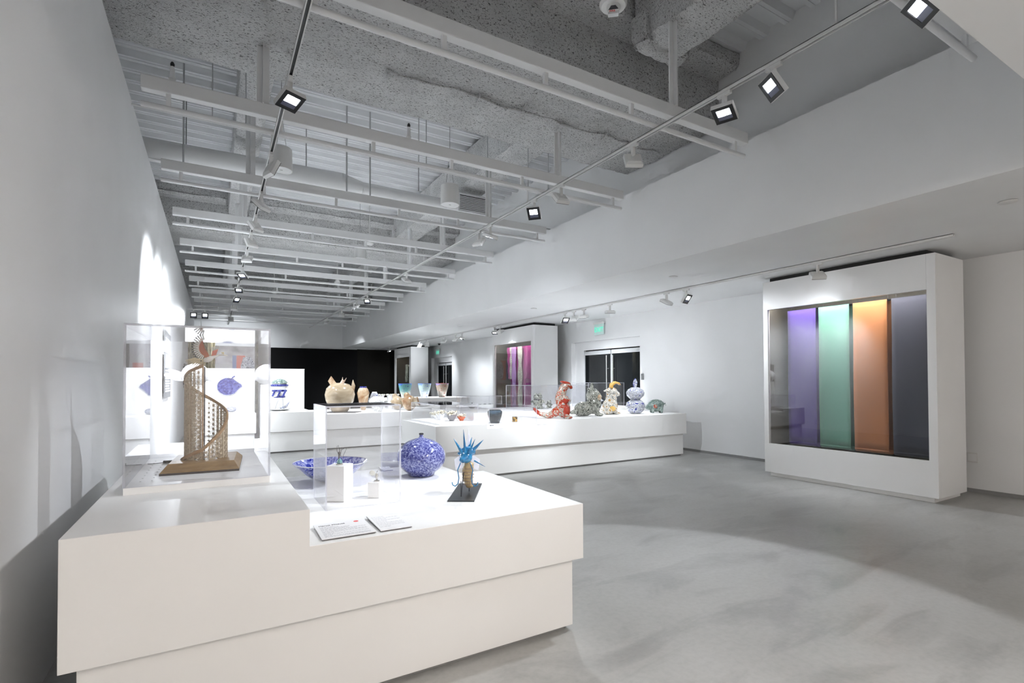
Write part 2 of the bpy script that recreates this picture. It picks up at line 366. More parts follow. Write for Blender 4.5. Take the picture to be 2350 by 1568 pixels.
# sprayed fireproofing on the deep girders and on the joists that run between them
def rough_slab(name, x0, x1, y0, y1, z0, z1, label, step=.035, amp=.028, group='sprayed ceiling girders and joists'):
    b = B(); sd = random.randint(0, 999)
    def nz(u, v): return amp*(vnoise(u*3+sd, v*3)*.8 + vnoise(u*14, v*14+sd)*.55 + vnoise(u*37+sd, v*37)*.5 - .9)
    xm, ym, zm = (x0+x1)/2, (y0+y1)/2, (z0+z1)/2
    def under(u, v):
        x, y = x0+(x1-x0)*u, y0+(y1-y0)*v; ed = min(u*(x1-x0), (1-u)*(x1-x0), v*(y1-y0), (1-v)*(y1-y0))
        return (x, y, z0 - nz(x, y)*1.0 + .05*max(0, 1-ed/.07)**2)
    b.grid(under, max(3, int((x1-x0)/step)), max(3, int((y1-y0)/step)))
    st = step*1.8
    b.grid(lambda u, v: (x0+(x1-x0)*u, y0 - nz(x0+(x1-x0)*u, z0+(z1-z0)*v+50) + .04*max(0, 1-v*(z1-z0)/.08)**2, z0+.03+(z1-z0-.03)*v), max(3, int((x1-x0)/st)), max(3, int((z1-z0)/st)))
    b.grid(lambda u, v: (x0+(x1-x0)*u, y1 + nz(x0+(x1-x0)*u, z0+(z1-z0)*v+90) - .04*max(0, 1-v*(z1-z0)/.08)**2, z0+.03+(z1-z0-.03)*v), max(3, int((x1-x0)/st)), max(3, int((z1-z0)/st)))
    b.grid(lambda u, v: (x0 + nz(y0+(y1-y0)*u, z0+(z1-z0)*v) + .04*max(0, 1-v*(z1-z0)/.08)**2, y0+(y1-y0)*u, z0+.03+(z1-z0-.03)*v), max(3, int((y1-y0)/st)), max(3, int((z1-z0)/st)))
    b.grid(lambda u, v: (x1 - nz(y0+(y1-y0)*u, z0+(z1-z0)*v) - .04*max(0, 1-v*(z1-z0)/.08)**2, y0+(y1-y0)*u, z0+.03+(z1-z0-.03)*v), max(3, int((y1-y0)/st)), max(3, int((z1-z0)/st)))
    return b
GIR = [(4.28, 5.95), (12.62, 14.25), (20.95, 22.6)]
gl = ['thick grey speckled fireproofed girder crossing above the lattice tower', 'fireproofed girder crossing above the sprinkler pipes, between two others', 'fireproofed girder crossing the ceiling beside the black wall']
for i, (y0, y1) in enumerate(GIR):
    t = thing('fireproofed_girder', gl[i], 'girder', (2.2, (y0+y1)/2, 4.65), group='sprayed ceiling girders')
    obj('girder_body', rough_slab('g', -1.19, 5.59, y0, y1, 4.65, DK-.02, '', .030 if i == 0 else .06), 'fireproof', t, world=True, smooth=80)
    obj('top_flange', rough_slab('f', -1.19, 5.59, y0-.30, y0+.1, 5.27, DK-.02, '', .05), 'fireproof', t, world=True, smooth=80)
    if i == 0:
        for k, (cx, cy) in enumerate(((.35, 4.75), (.62, 5.35), (1.55, 5.2), (2.55, 5.1), (3.1, 5.0), (3.7, 5.15), (4.35, 5.05), (4.95, 5.1))):
            obj('clip', B().obox((cx, cy, 4.625), (.008, 0, 0), (.02, .09, 0), (0, 0, .02)), 'fireproof', t, world=True)
        rb = B(); pts = []
        for k in range(26):
            xx = 1.5 + k*.155; pts.append((xx, 5.08 + .03*math.sin(k*.9)+.02*math.sin(k*2.3), 4.63 - .012*vnoise(k*.8, 3)))
        rb.tube(pts, [.004+.018*vnoise(k*1.3, 8) for k in range(26)], 6); obj('seam', rb, 'fireproof', t, world=True, smooth=80)
jl = iter(['sprayed joist over the track above the front table, first bay', 'sprayed joist over the bulkhead side, first bay', 'sprayed joist by the round speaker, second bay', 'sprayed joist beside the louvred vent, second bay', 'sprayed joist in the third bay on the gallery wall side', 'sprayed joist in the third bay on the bulkhead side'])
for y0, y1 in ((.96, 3.93), (6.0, 12.27), (14.30, 20.6)):
    for x0, x1 in ((.24, .58), (3.80, 4.34)):
        t = thing('fireproofed_joist', next(jl), 'joist', ((x0+x1)/2, y0, 4.9), group='sprayed ceiling joists')
        obj('joist_body', rough_slab('j', x0, x1, y0, y1, 4.9, DK-.02, '', .06, .03), 'fireproof', t, world=True, smooth=80)
        obj('haunch', rough_slab('h', x0-.05, x1+.05, y1-.22, y1-.02, 4.86, 5.2, '', .05, .05), 'fireproof', t, world=True, smooth=80)

# ------------------------------------------------------------------ white beams with a pipe slung underneath, posts up to the joists
bl = ['outside the picture edge by the low ceiling', 'beneath the fire alarm']
def beam(k):
    y = 3.42 + 1.93*k
    lab = ('white ceiling beam whose pipe end shows beside the low ceiling' if k < 0 else 'white ceiling beam with slung pipe, %s counting from the fire alarm' % ORD[k])
    t = thing('ceiling_beam', lab, 'beam', (2.2, y, 3.99), group='white ceiling beams')
    obj('beam_body', B().box(-.56, 4.95, y, y+.085, 3.99, 4.11), 'beam_white', t, world=True, bevel=.008)
    obj('pipe', B().tube([(-.56, y+.04, 3.865), (4.93, y+.04, 3.865)], .024, 12), 'beam_white', t, world=True, smooth=40)
    for x in (-.36, .55, 1.45, 2.35, 3.3, 4.78):
        if k >= 5 and x in (.55, 2.35): continue
        obj('pipe_hanger', B().box(x-.018, x+.018, y+.025, y+.055, 3.885, 3.992), 'beam_white', t, world=True)
    zt = 4.66 if any(g0 < y < g1 for g0, g1 in GIR) else 4.92
    for x in (.39, 3.83):
        b = B().box(x-.055, x+.055, y+.012, y+.024, 4.10, zt).box(x-.006, x+.006, y-.03, y+.07, 4.10, zt)
        obj('post', b, 'beam_white', t, world=True)
for k in range(-1, 11): beam(k)

# ------------------------------------------------------------------ light tracks and their heads
def track(label, x, z, y0, y1):
    t = thing('light_track', label, 'light track', (x, y0, z))
    b = B().box(x-.018, x-.011, y0, y1, z-.03, z).box(x+.011, x+.018, y0, y1, z-.03, z).box(x-.018, x+.018, y0, y1, z-.006, z)
    obj('rail', b, 'fixture_white', t, world=True); obj('slot', B().box(x-.011, x+.011, y0+.005, y1-.005, z-.018, z-.006), 'bezel_black', t, world=True)
    for k in range(int((y1-y0)/3.9)+1):
        yy = y0 + .8 + k*3.86
        if z > 3.2 and yy < y1: obj('drop_rod', B().box(x-.006, x+.006, yy-.006, yy+.006, z, 3.99), 'fixture_white', t, world=True)
    return t
XA, XB, ZT, XC, ZC = .49, 3.55, 3.80, 6.8, 3.0
track('ceiling light track running over the front table along the gallery wall', XA, ZT, 1.0, 23.5)
track('ceiling light track running beside the tall fascia bulkhead', XB, ZT, 1.0, 23.5)
track('light track fixed under the low ceiling before the showcases', XC, ZC, 2.3, 23.8)
track('short unseen light track added under the low ceiling behind the viewer', 2.2, ZC, -4.2, .6)  # out of view, added to light the front plinth from behind the camera
HP = {}
def head(label, x, y, z, aim, power=0, size=42, blend=.6, sc=1.0, lit=True, soft=.06, group='track spotlights', sq=False, col=(.90, .95, 1.0)):
    """square LED flood: adapter on the rail, arm, tilting housing with black bezel and lens"""
    root = thing('track_spotlight', label, 'spotlight', (x, y, z-.03), group=group)
    if not HP:
        HP['ad'] = obj('adapter', B().box(-.015, .015, -.06, .06, -.028, 0), 'fixture_white', root, bevel=.003)
        HP['arm'] = obj('arm', B().box(-.02, .02, -.013, .013, -.135, -.026), 'fixture_white', root, bevel=.004)
        b = B().prism([(-.085,-.085),(.085,-.085),(.085,.085),(-.085,.085)], -.026, .012)
        b.hexa([(-.085,-.085,.012),(.085,-.085,.012),(.085,.085,.012),(-.085,.085,.012),(-.06,-.06,.032),(.06,-.06,.032),(.06,.06,.032),(-.06,.06,.032)])
        HP['h'] = obj('housing', b, 'fixture_white', root)
        bz = B().box(-.082,.082,-.082,-.055,-.031,-.0265).box(-.082,.082,.055,.082,-.031,-.0265).box(-.082,-.055,-.055,.055,-.031,-.0265).box(.055,.082,-.055,.055,-.031,-.0265)
        HP['bz'] = obj('bezel', bz, 'bezel_black', HP['h'])
        HP['ln'] = obj('lens', B().box(-.050,.050,-.012,.052,-.0285,-.0262), 'led', HP['h'])
        HP['rf'] = obj('reflector', B().box(-.055,.055,-.055,.055,-.0275,-.0264), 'lens_blue', HP['h'])
        parts = HP
    else:
        parts = {}
        for k in ('ad', 'arm', 'h', 'bz', 'ln', 'rf'):
            o = HP[k].copy(); C.objects.link(o); parts[k] = o
            o.parent = parts['h'] if k in ('bz', 'ln', 'rf') else root
        if not lit: parts['ln'].data = parts['ln'].data.copy(); parts['ln'].data.materials.clear(); parts['ln'].data.materials.append(MAT['led_dim'])
    p = Vector((x, y, z-.03-.155)); d = (Vector(aim)-p).normalized()
    q = d.to_track_quat('-Z', 'Y'); parts['h'].rotation_mode = 'QUATERNION'
    parts['h'].location = (0, 0, -.155); parts['h'].rotation_quaternion = q
    if power:
        ld = bpy.data.lights.new('lamp', 'SPOT'); ld.energy = power; ld.spot_size = R(size); ld.spot_blend = blend; ld.shadow_soft_size = soft; ld.color = col; ld.use_square = sq
        lo = bpy.data.objects.new('lamp', ld); C.objects.link(lo); lo.parent = root
        lo.location = Vector((0, 0, -.155)) + d*.045; lo.rotation_mode = 'QUATERNION'; lo.rotation_quaternion = q
    return root
TA = 'on the track over the front table'; TB = 'on the track beside the fascia'; TC = 'on the track under the low ceiling'
# along the gallery wall
A = [(4.20, (1.0, 3.1, .7), 32, 38), (5.69, (5.3, 7.6, 1.2), 90, 50), (6.92, (-.71, 8.0, 1.9), 150, 76), (7.91, (-.71, 9.6, 1.8), 150, 76), (8.87, (-.71, 11.4, 1.6), 150, 76), (10.08, (1.0, 12.4, 1.3), 70, 66),
     (11.67, (-.5, 10.2, .6), 200, 52), (11.9, (2.4, 11.9, .8), 130, 60), (13.57, (.3, 12.2, 1.1), 60, 50), (15.2, (2.2, 12.4, .8), 110, 56), (17.0, (.8, 20, 1.2), 160, 70), (20.1, (.7, 24.2, 2.2), 130, 70)]
for i, (y, aim, p, sz) in enumerate(A):
    head('white square spotlight %s, %s from the fire alarm end' % (TA, ORD[i]), XA, y, ZT, aim, p, sz, .8)
Bv = [(1.32, (1.3, 3.2, .7), 52, 30), (2.24, (.3, 3.8, .9), 110, 34), (2.66, (2.35, 2.2, 0), 50, 66), (3.70, (5.6, 7.5, .7), 120, 46), (4.91, (3.9, 7.7, .7), 130, 50), (5.50, (1.1, 3.3, .7), 75, 36),
      (6.71, (3.2, 7.8, .8), 110, 60), (7.09, (6.2, 8.7, .7), 130, 44), (10.55, (3.2, 12.3, .8), 130, 60), (13.8, (2.6, 11.8, .8), 90, 52), (15.0, (5.2, 15.0, .9), 230, 50), (15.35, (5.9, 14.9, .9), 150, 44), (17.0, (4.5, 20, .5), 160, 70), (19.5, (5.5, 22.0, 1), 110, 70)]
for i, (y, aim, p, sz) in enumerate(Bv):
    head('white square spotlight %s, %s from the low ceiling' % (TB, ORD[i]), XB, y, ZT, aim, p, sz, .15 if i == 2 else .8, sq=(i == 2))
Cv = [(3.72, (7.3, 4.2, 1.7), 5, 110), (5.87, (7.4, 3.2, .9), 55, 80), (6.3, (6.6, 7.4, .8), 36, 70), (7.77, (6.9, 8.0, .8), 40, 70), (8.6, (7.2, 8.8, .9), 36, 70), (8.95, (8.3, 9.8, 1.0), 80, 80), (9.27, (6.4, 7.4, .8), 45, 70),
      (12.3, (7.3, 12.5, 1.8), 14, 90), (12.6, (6.4, 12.0, 0), 80, 70), (14.8, (6.0, 15.0, .9), 80, 70), (15.3, (8.4, 16.0, .6), 34, 90), (16.3, (8.4, 17.2, .6), 34, 90), (17.9, (7.3, 22.0, 2.3), 50, 40), (18.7, (8.4, 19.6, 1.5), 40, 70), (22.6, (7.2, 22.4, 2.0), 25, 60)]
for i, (y, aim, p, sz) in enumerate(Cv):
    head('small white spotlight %s, %s beyond the colourful cloth showcase' % (TC, ORD[i]) if i else 'white spotlight hanging before the colourful cloth showcase', XC, y, ZC, aim, p, sz, 1.0, soft=.05)
for i, (y, aim) in enumerate(((-.4, (1.0, 1.4, 0)), (-1.6, (.5, .6, 0)), (-2.6, (1.0, -4.9, 1.6)), (-3.4, (7.5, -3, 1.0)))):  # added heads out of view, brightening the plinth front and near room
    head('added unseen white spotlight on the short track behind the viewer, %s from the front' % ORD[i], 2.2, y, ZC, aim, (22, 60, 150, 120)[i], 150, 1.0, soft=.1, col=(1, .91, .83))
t = thing('light_bar', 'short crosswise light bar near the gold curtain', 'light track', (-.3, 17.2, 3.55))
obj('rail', B().box(-.38, .62, -.018, .018, -.03, 0), 'fixture_white', t); obj('drop_rod', B().box(-.006, .006, -.006, .006, 0, .44), 'fixture_white', t); obj('drop_rod', B().box(.39, .402, -.006, .006, 0, .44), 'fixture_white', t)
for i, x in enumerate((-.52, -.24)): head('white spotlight on the short crosswise bar, %s' % ('by the gallery wall' if i == 0 else 'on its open side'), x, 17.2, 3.55, (x+.2, 9.0, .8), 60, 44, .8)
# ------------------------------------------------------------------ doors, exit signs, small wall things
for i, (a, c) in enumerate(dy):
    d = thing('door_%d' % (i+1), None, None, (XR+.14, (a+c)/2, 0), kind='structure')
    x = XR+.14; y0, y1 = a+.10, c-.36
    obj('lining', B().box(x, x+.1, a, y0, 0, 2.47).box(x, x+.1, y1, c, 0, 2.47).box(x, x+.1, y0, y1, 2.25, 2.47), 'wall_white', d, world=True)
    obj('void', B().box(x+.08, x+.1, y0, y1, 0, 2.25), 'dark_gap', d, world=True)
    ym = (y0+y1)/2
    for u, v in ((y0+.012, ym-.006), (ym+.006, y1-.012)):
        lf = obj('door_leaf', B().box(x+.02, x+.06, u, v, 2.12, 2.22).box(x+.02, x+.06, u, v, 0, .12).box(x+.02, x+.06, u, u+.012, .12, 2.12).box(x+.02, x+.06, v-.012, v, .12, 2.12), 'door_frame', d, world=True)
        obj('door_pane', B().box(x+.035, x+.045, u+.012, v-.012, .12, 2.12), 'door_glass', lf, world=True)
        s = v-.11 if u == y0+.012 else u+.11
        obj('pull_bar', B().tube([(x-.03, s, .25), (x-.03, s, 2.08)], .016, 10), 'steel', lf, world=True, smooth=40)
        obj('pull_stud', B().tube([(x-.03, s, 1.75), (x+.04, s, 1.75)], .008, 8).tube([(x-.03, s, .6), (x+.04, s, .6)], .008, 8), 'steel', lf, world=True)
    obj('pivot', B().box(x+.015, x+.03, ym-.035, ym+.035, 2.215, 2.235).box(x+.015, x+.03, ym-.006, ym+.006, 2.10, 2.22), 'dark_gap', d, world=True)
def exit_sign(label, y, z):
    t = thing('exit_sign', label, 'exit sign', (XR, y, z), group='green exit signs')
    obj('canopy', B().box(-.07, 0, -.20, .20, .17, .225), 'fixture_white', t, bevel=.006)
    obj('plate', B().box(-.045, -.033, -.185, .185, -.10, .17), 'sign_glass', t, bevel=.002)
    text('lettering', 'EXIT', .165, 'green_glow', t, (-.048, 0, -.025), (R(90), 0, R(-90)), align='CENTER', bold=.0015)
exit_sign('green glowing exit sign above the wide double door behind the ceramic figures', 9.97, 2.70)
exit_sign('far green exit sign above the door beside the distant showcase', 20.7, 2.66)
t = thing('wall_outlet', 'square blank outlet plate low on the white wall past the cloth showcase', 'outlet', (XR, 2.69, .38))
obj('plate', B().box(-.008, 0, -.055, .055, 0, .13), 'fixture_white', t, bevel=.003); obj('cover', B().box(-.011, -.007, -.04, .04, .02, .11), 'wall_white', t)
t = thing('card_reader', 'small grey card reader on the door jamb by the ceramic figures', 'card reader', (XR, 8.5, 1.46)); obj('body', B().box(-.03, 0, -.03, .03, 0, .14), 'rod_grey', t, bevel=.004); obj('lamp_strip', B().box(-.032, -.029, -.02, .02, .11, .12), 'panel_dark', t)
for i, (x, y) in enumerate(((5.92, 5.35), (5.97, 1.64), (5.91, 9.19), (5.9, 12.99))):
    t = thing('concealed_sprinkler', 'flat white concealed sprinkler cap in the low ceiling, %s along the soffit' % ORD[(1, 0, 2, 3)[i]], 'sprinkler', (x, y, ZS), group='soffit sprinkler caps')
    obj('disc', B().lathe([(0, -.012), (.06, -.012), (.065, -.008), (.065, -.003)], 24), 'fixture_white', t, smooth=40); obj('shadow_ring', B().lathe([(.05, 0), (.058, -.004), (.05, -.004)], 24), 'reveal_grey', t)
t = thing('security_camera', 'small black dome security camera on the low ceiling by the far exit sign', 'camera', (7.9, 19.4, ZS)); obj('mount', B().lathe([(.06, 0), (.06, -.03), (0, -.03)], 16), 'fixture_white', t); obj('dome', B().ell((0, 0, -.04), .05), 'bezel_black', t, smooth=80)

# ------------------------------------------------------------------ ceiling services
t = thing('fire_alarm', 'round white ceiling fire alarm with clear strobe and red lettering', 'fire alarm', (2.86, 3.20, 4.565))
obj('plate', B().lathe([(0, 0), (.10, 0), (.115, .02), (.115, .03)], 32), 'fixture_white', t, smooth=40)
pod = obj('pod', B().lathe([(0, -.028), (.05, -.026), (.062, -.012), (.064, .002)], 24, sx=.9, sy=.95), 'fixture_white', t, loc=(0, 0, 0), rot=(0, 0, R(138)), smooth=40)
obj('strobe', B().box(-.045, .045, -.062, -.015, -.045, -.018), 'clear_lens', pod, bevel=.008)
g = B()
for k in range(6): g.box(-.04+.004*k, .04-.004*k, .014+.008*k, .017+.008*k, -.0305, -.027)
obj('grille', g, 'print_black', pod); text('lettering', 'FIRE', .026, 'print_red', pod, (.033, -.012, -.0285), (R(180), 0, R(180)), bold=.0008)
obj('drop_tube', B().tube([(0, 0, .03), (0, 0, .9)], .012, 8), 'fixture_white', t)
def speaker(label, x, y, z):
    t = thing('pendant_speaker', label, 'speaker', (x, y, z), group='round pendant speakers')
    obj('drum', B().lathe([(.118, 0), (.13, 0), (.13, .012), (.127, .27), (.11, .285), (0, .285)], 32), 'fixture_white', t, smooth=40)
    gr = obj('grille', B().lathe([(0, .006), (.118, .006), (.118, 0)], 32), 'beam_white', t, smooth=40); obj('badge', B().box(-.015, .015, -.003, .003, .003, .0065), 'reveal_grey', gr)
    for s in (-1, 1): obj('hanger_wire', B().tube([(s*.06, 0, .28), (0, 0, .75)], .003, 5), 'rod_grey', t)
    obj('hanger_rod', B().tube([(0, 0, .75), (0, 0, DK-z)], .004, 5), 'rod_grey', t)
speaker('round white pendant speaker hanging by the track over the front table', .72, 7.0, 4.12)
speaker('round white pendant speaker hanging beside the louvred vent', 2.86, 6.62, 3.93)
speaker('round white pendant speaker half hidden behind the fifth ceiling beam', 2.75, 11.3, 4.14)
t = thing('air_duct', 'long round painted air duct stepping down to a thinner run', 'duct', (2.2, 8.3, 4.6))
obj('wide_run', B().tube([(-1.2, 8.3, 4.56), (1.72, 8.3, 4.60)], .15, 24), 'beam_white', t, world=True, smooth=40)
obj('reducer', B().tube([(1.72, 8.3, 4.60), (2.05, 8.3, 4.57)], [.15, .10], 24), 'beam_white', t, world=True, smooth=40)
obj('thin_run', B().tube([(2.05, 8.3, 4.57), (3.72, 8.3, 4.55)], .10, 24), 'beam_white', t, world=True, smooth=40)
for x in (-.35, 1.2, 3.0): obj('strap', B().tube([(x, 8.28, 4.7), (x, 8.28, DK)], .008, 6), 'rod_grey', t, world=True)
t = thing('air_vent', 'louvred air vent box with dark slots beside the round speaker', 'vent', (4.0, 8.2, 4.47))
obj('box', B().box(3.70, 4.30, 8.22, 8.5, 4.45, 4.78), 'beam_white', t, world=True); obj('recess', B().box(3.73, 4.27, 8.205, 8.222, 4.48, 4.75), 'grille_dark', t, world=True)
obj('frame', B().box(3.70, 3.73, 8.19, 8.22, 4.45, 4.78).box(4.27, 4.30, 8.19, 8.22, 4.45, 4.78).box(3.73, 4.27, 8.19, 8.22, 4.45, 4.48).box(3.73, 4.27, 8.19, 8.22, 4.75, 4.78), 'beam_white', t, world=True)
for k in range(9):
    z = 4.492+k*.029; obj('slat', B().obox((4.0, 8.198, z), (.27, 0, 0), (0, .006, -.004), (0, .001, .0045)), 'beam_white', t, world=True)
for i, (x, y) in enumerate(((-.33, 5.33), (1.82, 5.33))):
    t = thing('fire_sprinkler', 'upright sprinkler head with dark tip on the second beam, %s' % ('by the gallery wall' if i == 0 else 'at mid span'), 'sprinkler', (x, y, 4.11), group='upright sprinkler heads')
    obj('body', B().lathe([(.03, 0), (.02, .02), (.018, .09), (.014, .11), (0, .11)], 12), 'beam_white', t, smooth=40); obj('tip', B().lathe([(.014, .11), (.018, .13), (.01, .15), (0, .15)], 12), 'bezel_black', t, smooth=40)
for i, (x, y, z) in enumerate(((2.5, 9.55, 4.05), (2.65, 13.2, 3.95), (1.4, 15.2, 3.9), (2.0, 19.0, 3.9))):
    t = thing('ceiling_sensor', 'small white ceiling sensor on a drop rod, %s from the front' % ORD[i], 'sensor', (x, y, z), group='drop-rod ceiling sensors')
    obj('housing', B().lathe([(0, -.05), (.05, -.048), (.075, -.02), (.075, 0), (.04, .05), (.02, .08), (0, .08)], 20), 'fixture_white', t, smooth=40); obj('rod', B().tube([(0, 0, .08), (0, 0, (4.64 if 12.6 < y < 14.2 else DK)-z)], .012, 8), 'fixture_white', t)
t = thing('conduit_run', 'thin painted conduit hung behind the second ceiling beam', 'conduit', (2.1, 6.12, 4.16))
obj('conduit', B().tube([(-.9, 6.12, 4.16), (5.3, 6.12, 4.16)], .012, 8), 'beam_white', t, world=True, smooth=40)
for x in (-.03, .28, 2.22, 2.32, 3.2, 3.85, 4.2): obj('hanger_rod', B().tube([(x, 6.12, 4.15), (x, 6.12, DK-.01)], .006, 6), 'rod_light', t, world=True)
t = thing('conduit_run', 'thin painted conduit hung behind the third ceiling beam', 'conduit', (2.1, 7.62, 4.2))
obj('conduit', B().tube([(-.9, 7.62, 4.2), (5.3, 7.62, 4.2)], .012, 8), 'beam_white', t, world=True, smooth=40)
for x in (-.35, 1.66, 2.0): obj('hanger_rod', B().tube([(x, 7.62, 4.19), (x, 7.62, DK-.01)], .012, 6), 'rod_light', t, world=True)

# ------------------------------------------------------------------ display plinths
def rc(x0, x1, y0, y1): return [(x0, y0), (x1, y0), (x1, y1), (x0, y1)]
def plinth(label, blocks, base, foot, loc):
    t = thing('display_plinth', label, 'plinth', loc, group='white stepped display plinths')
    for nm, prof, y0, y1 in blocks: obj(nm, B().prism(prof, y0, y1, 'y'), 'plinth_white', t, world=True, bevel=.0025)
    obj('base', B().prism(base, .03, .42), 'plinth_white', t, world=True, bevel=.003)
    obj('foot', B().prism(foot, 0, .03), 'reveal_grey', t, world=True)
    return t
def st(z0, *steps):          # stepped profile in x-z: (x0, x1, top) from left to right
    p = [(steps[0][0], z0), (steps[-1][1], z0)]
    for x0, x1, z in steps[::-1]: p += [(x1, z), (x0, z)]
    return p
plinth('large white stepped plinth carrying the lattice tower and blue bowl',
    [('top_block', st(.42, (-.472, .362, .895), (.362, 1.856, .735)), 2.366, 3.64), ('raised_rear', st(.42, (-.472, .362, .895)), 3.6401, 4.78), ('low_rear', st(.42, (.3625, 1.66, .735)), 3.6401, 4.16)],
    [(-.427, 2.411), (1.81, 2.411), (1.81, 3.6), (1.6, 3.6), (1.6, 4.1), (.32, 4.1), (.32, 4.73), (-.427, 4.73)],
    [(-.39, 2.45), (1.775, 2.45), (1.775, 3.55), (1.55, 3.55), (1.55, 4.05), (.28, 4.05), (.28, 4.7), (-.39, 4.7)], (.69, 3.2, 0))
plinth('long white stepped plinth carrying the red and mottled ceramic figures',
    [('top_block', st(.424, (2.718, 3.541, .803), (3.541, 4.711, .734), (4.711, 7.86, .81)), 6.81, 8.32)], rc(2.76, 7.815, 6.855, 8.28), rc(2.80, 7.78, 6.89, 8.24), (5.3, 7.5, 0))
plinth('white plinth behind the ceramic figures carrying tall clear covers',
    [('top_block', st(.42, (4.1, 8.30, .86)), 8.42, 10.5)], rc(4.15, 8.26, 8.47, 10.45), rc(4.2, 8.2, 8.5, 10.4), (6.2, 9.4, 0))
plinth('white stepped plinth carrying the cream winged jar before the black wall',
    [('top_block', st(.43, (-.20, 1.80, .825), (1.80, 4.62, .755)), 11.31, 13.3)], rc(-.15, 4.57, 11.355, 13.25), rc(-.1, 4.5, 11.4, 13.2), (2.2, 12.2, 0))
plinth('far white plinth carrying three painted glass bowls',
    [('top_block', st(.42, (3.9, 6.95, .945)), 14.55, 15.75)], rc(3.95, 6.9, 14.6, 15.7), rc(4.0, 6.85, 14.64, 15.65), (5.4, 15.1, 0))
t = thing('low_platform', 'low bright white platform against the gallery wall behind the tower', 'platform', (-.2, 9.8, 0)); obj('top_block', B().box(-.70, .34, 9.05, 10.55, .14, .40), 'plinth_white', t, world=True, bevel=.004); obj('foot', B().box(-.66, .29, 9.1, 10.5, 0, .14), 'reveal_grey', t, world=True)
t = thing('backing_panel', 'upright white panel with a blue plate hung on it', 'panel', (.78, 12.45, .825)); obj('board', B().box(-.98, .99, -.05, .05, 0, .90), 'plinth_white', t, bevel=.003); obj('cap', B().box(-.985, .995, -.055, .055, .90, .912), 'plinth_white', t)

# ------------------------------------------------------------------ clear acrylic covers
def acrylic(label, x0, x1, y0, y1, z0, z1, t_=.008, base_h=0, tops=True, grp='clear acrylic covers'):
    t = thing('acrylic_cover', label, 'acrylic cover', ((x0+x1)/2, (y0+y1)/2, z0), group=grp)
    zb = z0 + base_h + .0004
    if base_h: obj('base_plate', B().box(x0+.002, x1-.002, y0+.002, y1-.002, z0, z0+base_h), 'plinth_white', t, world=True, bevel=.002)
    def pan(a0, a1, b0, b1, c0, c1, ax):
        b = B(); b.box(a0, a1, b0, b1, c0, c1); b.bm.normal_update(); bmesh.ops.recalc_face_normals(b.bm, faces=b.bm.faces)
        for f in b.bm.faces:
            if abs(f.normal[ax]) < .5: f.material_index = 1
        obj('panel', b, ['acrylic', 'acrylic_edge'], t, world=True)
    pan(x0, x1, y0, y0+t_, zb, z1, 1); pan(x0, x1, y1-t_, y1, zb, z1, 1)
    pan(x0, x0+t_, y0+t_, y1-t_, zb, z1, 0); pan(x1-t_, x1, y0+t_, y1-t_, zb, z1, 0)
    pan(x0+t_, x1-t_, y0+t_, y1-t_, z1-t_, z1, 2)
    return t
cov = acrylic('tall clear acrylic cover over the wooden lattice tower', -.385, .27, 3.116, 4.25, .895, 1.742, .010, .036)
for k in range(9):
    for x in (-.33, -.28): obj('vent_hole', B().lathe([(0, .0012), (.004, .0012), (.004, 0)], 10, c=(x, 3.28+k*.10, .931)), 'reveal_grey', cov, world=True)
acrylic('clear acrylic cover over the two tiny winged figurines', .533, .96, 2.955, 3.36, .735, 1.312, .008)
acrylic('low clear acrylic cover over the little beaded cups', 2.84, 3.46, 6.95, 8.2, .803, 1.10, .008, .02)
acrylic('clear acrylic cover over the dark glossy pot', 3.60, 4.46, 6.86, 7.95, .734, 1.04, .008, .02)
acrylic('clear acrylic cover over tiny glass cups on the rear plinth', 4.55, 5.35, 9.6, 10.2, .86, 1.13, .008, .0)
acrylic('clear acrylic cover over the small grey cat-like pair', 5.28, 6.95, 8.55, 9.3, .86, 1.36, .008)
acrylic('clear acrylic cover nearest the double door on the rear plinth', 7.15, 8.2, 8.9, 9.5, .86, 1.40, .008)

# ------------------------------------------------------------------ lattice tower and bird
TX, TY, TZ = -.045, 3.70, .931
t = thing('lattice_tower', 'spiral wooden lattice tower on a sloped wooden base', 'sculpture', (TX, TY, TZ), rot=(0, 0, R(-4)))
obj('foot_plate', B().box(-.195, .195, -.30, .30, 0, .012), 'wood_dark', t)
b = B().hexa([(-.195,-.30,.012),(.195,-.30,.012),(.195,.30,.012),(-.195,.30,.012),(-.165,-.21,.052),(.165,-.21,.052),(.165,.21,.052),(-.165,.21,.052)])
obj('base', b, 'wood_base', t)
z_b = .052; TURN = 1.20
def ztop(q):            # q in turns from the tall front seam
    pts = ((0, .620), (.12, .585), (.25, .530), (.5, .420), (.75, .305), (1.0, .115), (1.2, .048))
    for (a, za), (c, zc) in zip(pts, pts[1:]):
        if q <= c: return za + (zc-za)*(q-a)/(c-a)
    return pts[-1][1]
def rad(q): return .106 + .017*q
def onsheet(q, z, dr=0):
    th = R(-90) + R(-3) - 2*math.pi*q; r = rad(q)+dr
    return Vector((r*math.cos(th), r*math.sin(th), z))
lat = B(); AL = 2*math.pi*.115
def bar(u0, v0, u1, v1, w):
    n = Vector((-(v1-v0), u1-u0)); ln = n.length
    if ln < 1e-6: return
    n = n/ln*w
    zt0, zt1 = ztop(min(TURN, u0/AL)), ztop(min(TURN, u1/AL))
    if v0 > zt0 or v1 > zt1 or v0 < z_b-.002 or v1 < z_b-.002: return
    ps = []
    for dr in (-.003, .003):
        for (u, v) in ((u0-n.x, v0-n.y), (u1-n.x, v1-n.y), (u1+n.x, v1+n.y), (u0+n.x, v0+n.y)): ps.append(onsheet(u/AL, v, dr))
    lat.hexa(ps)
E_ = .030; hh = E_*math.sqrt(3)/2; nu = int(AL*TURN/hh)
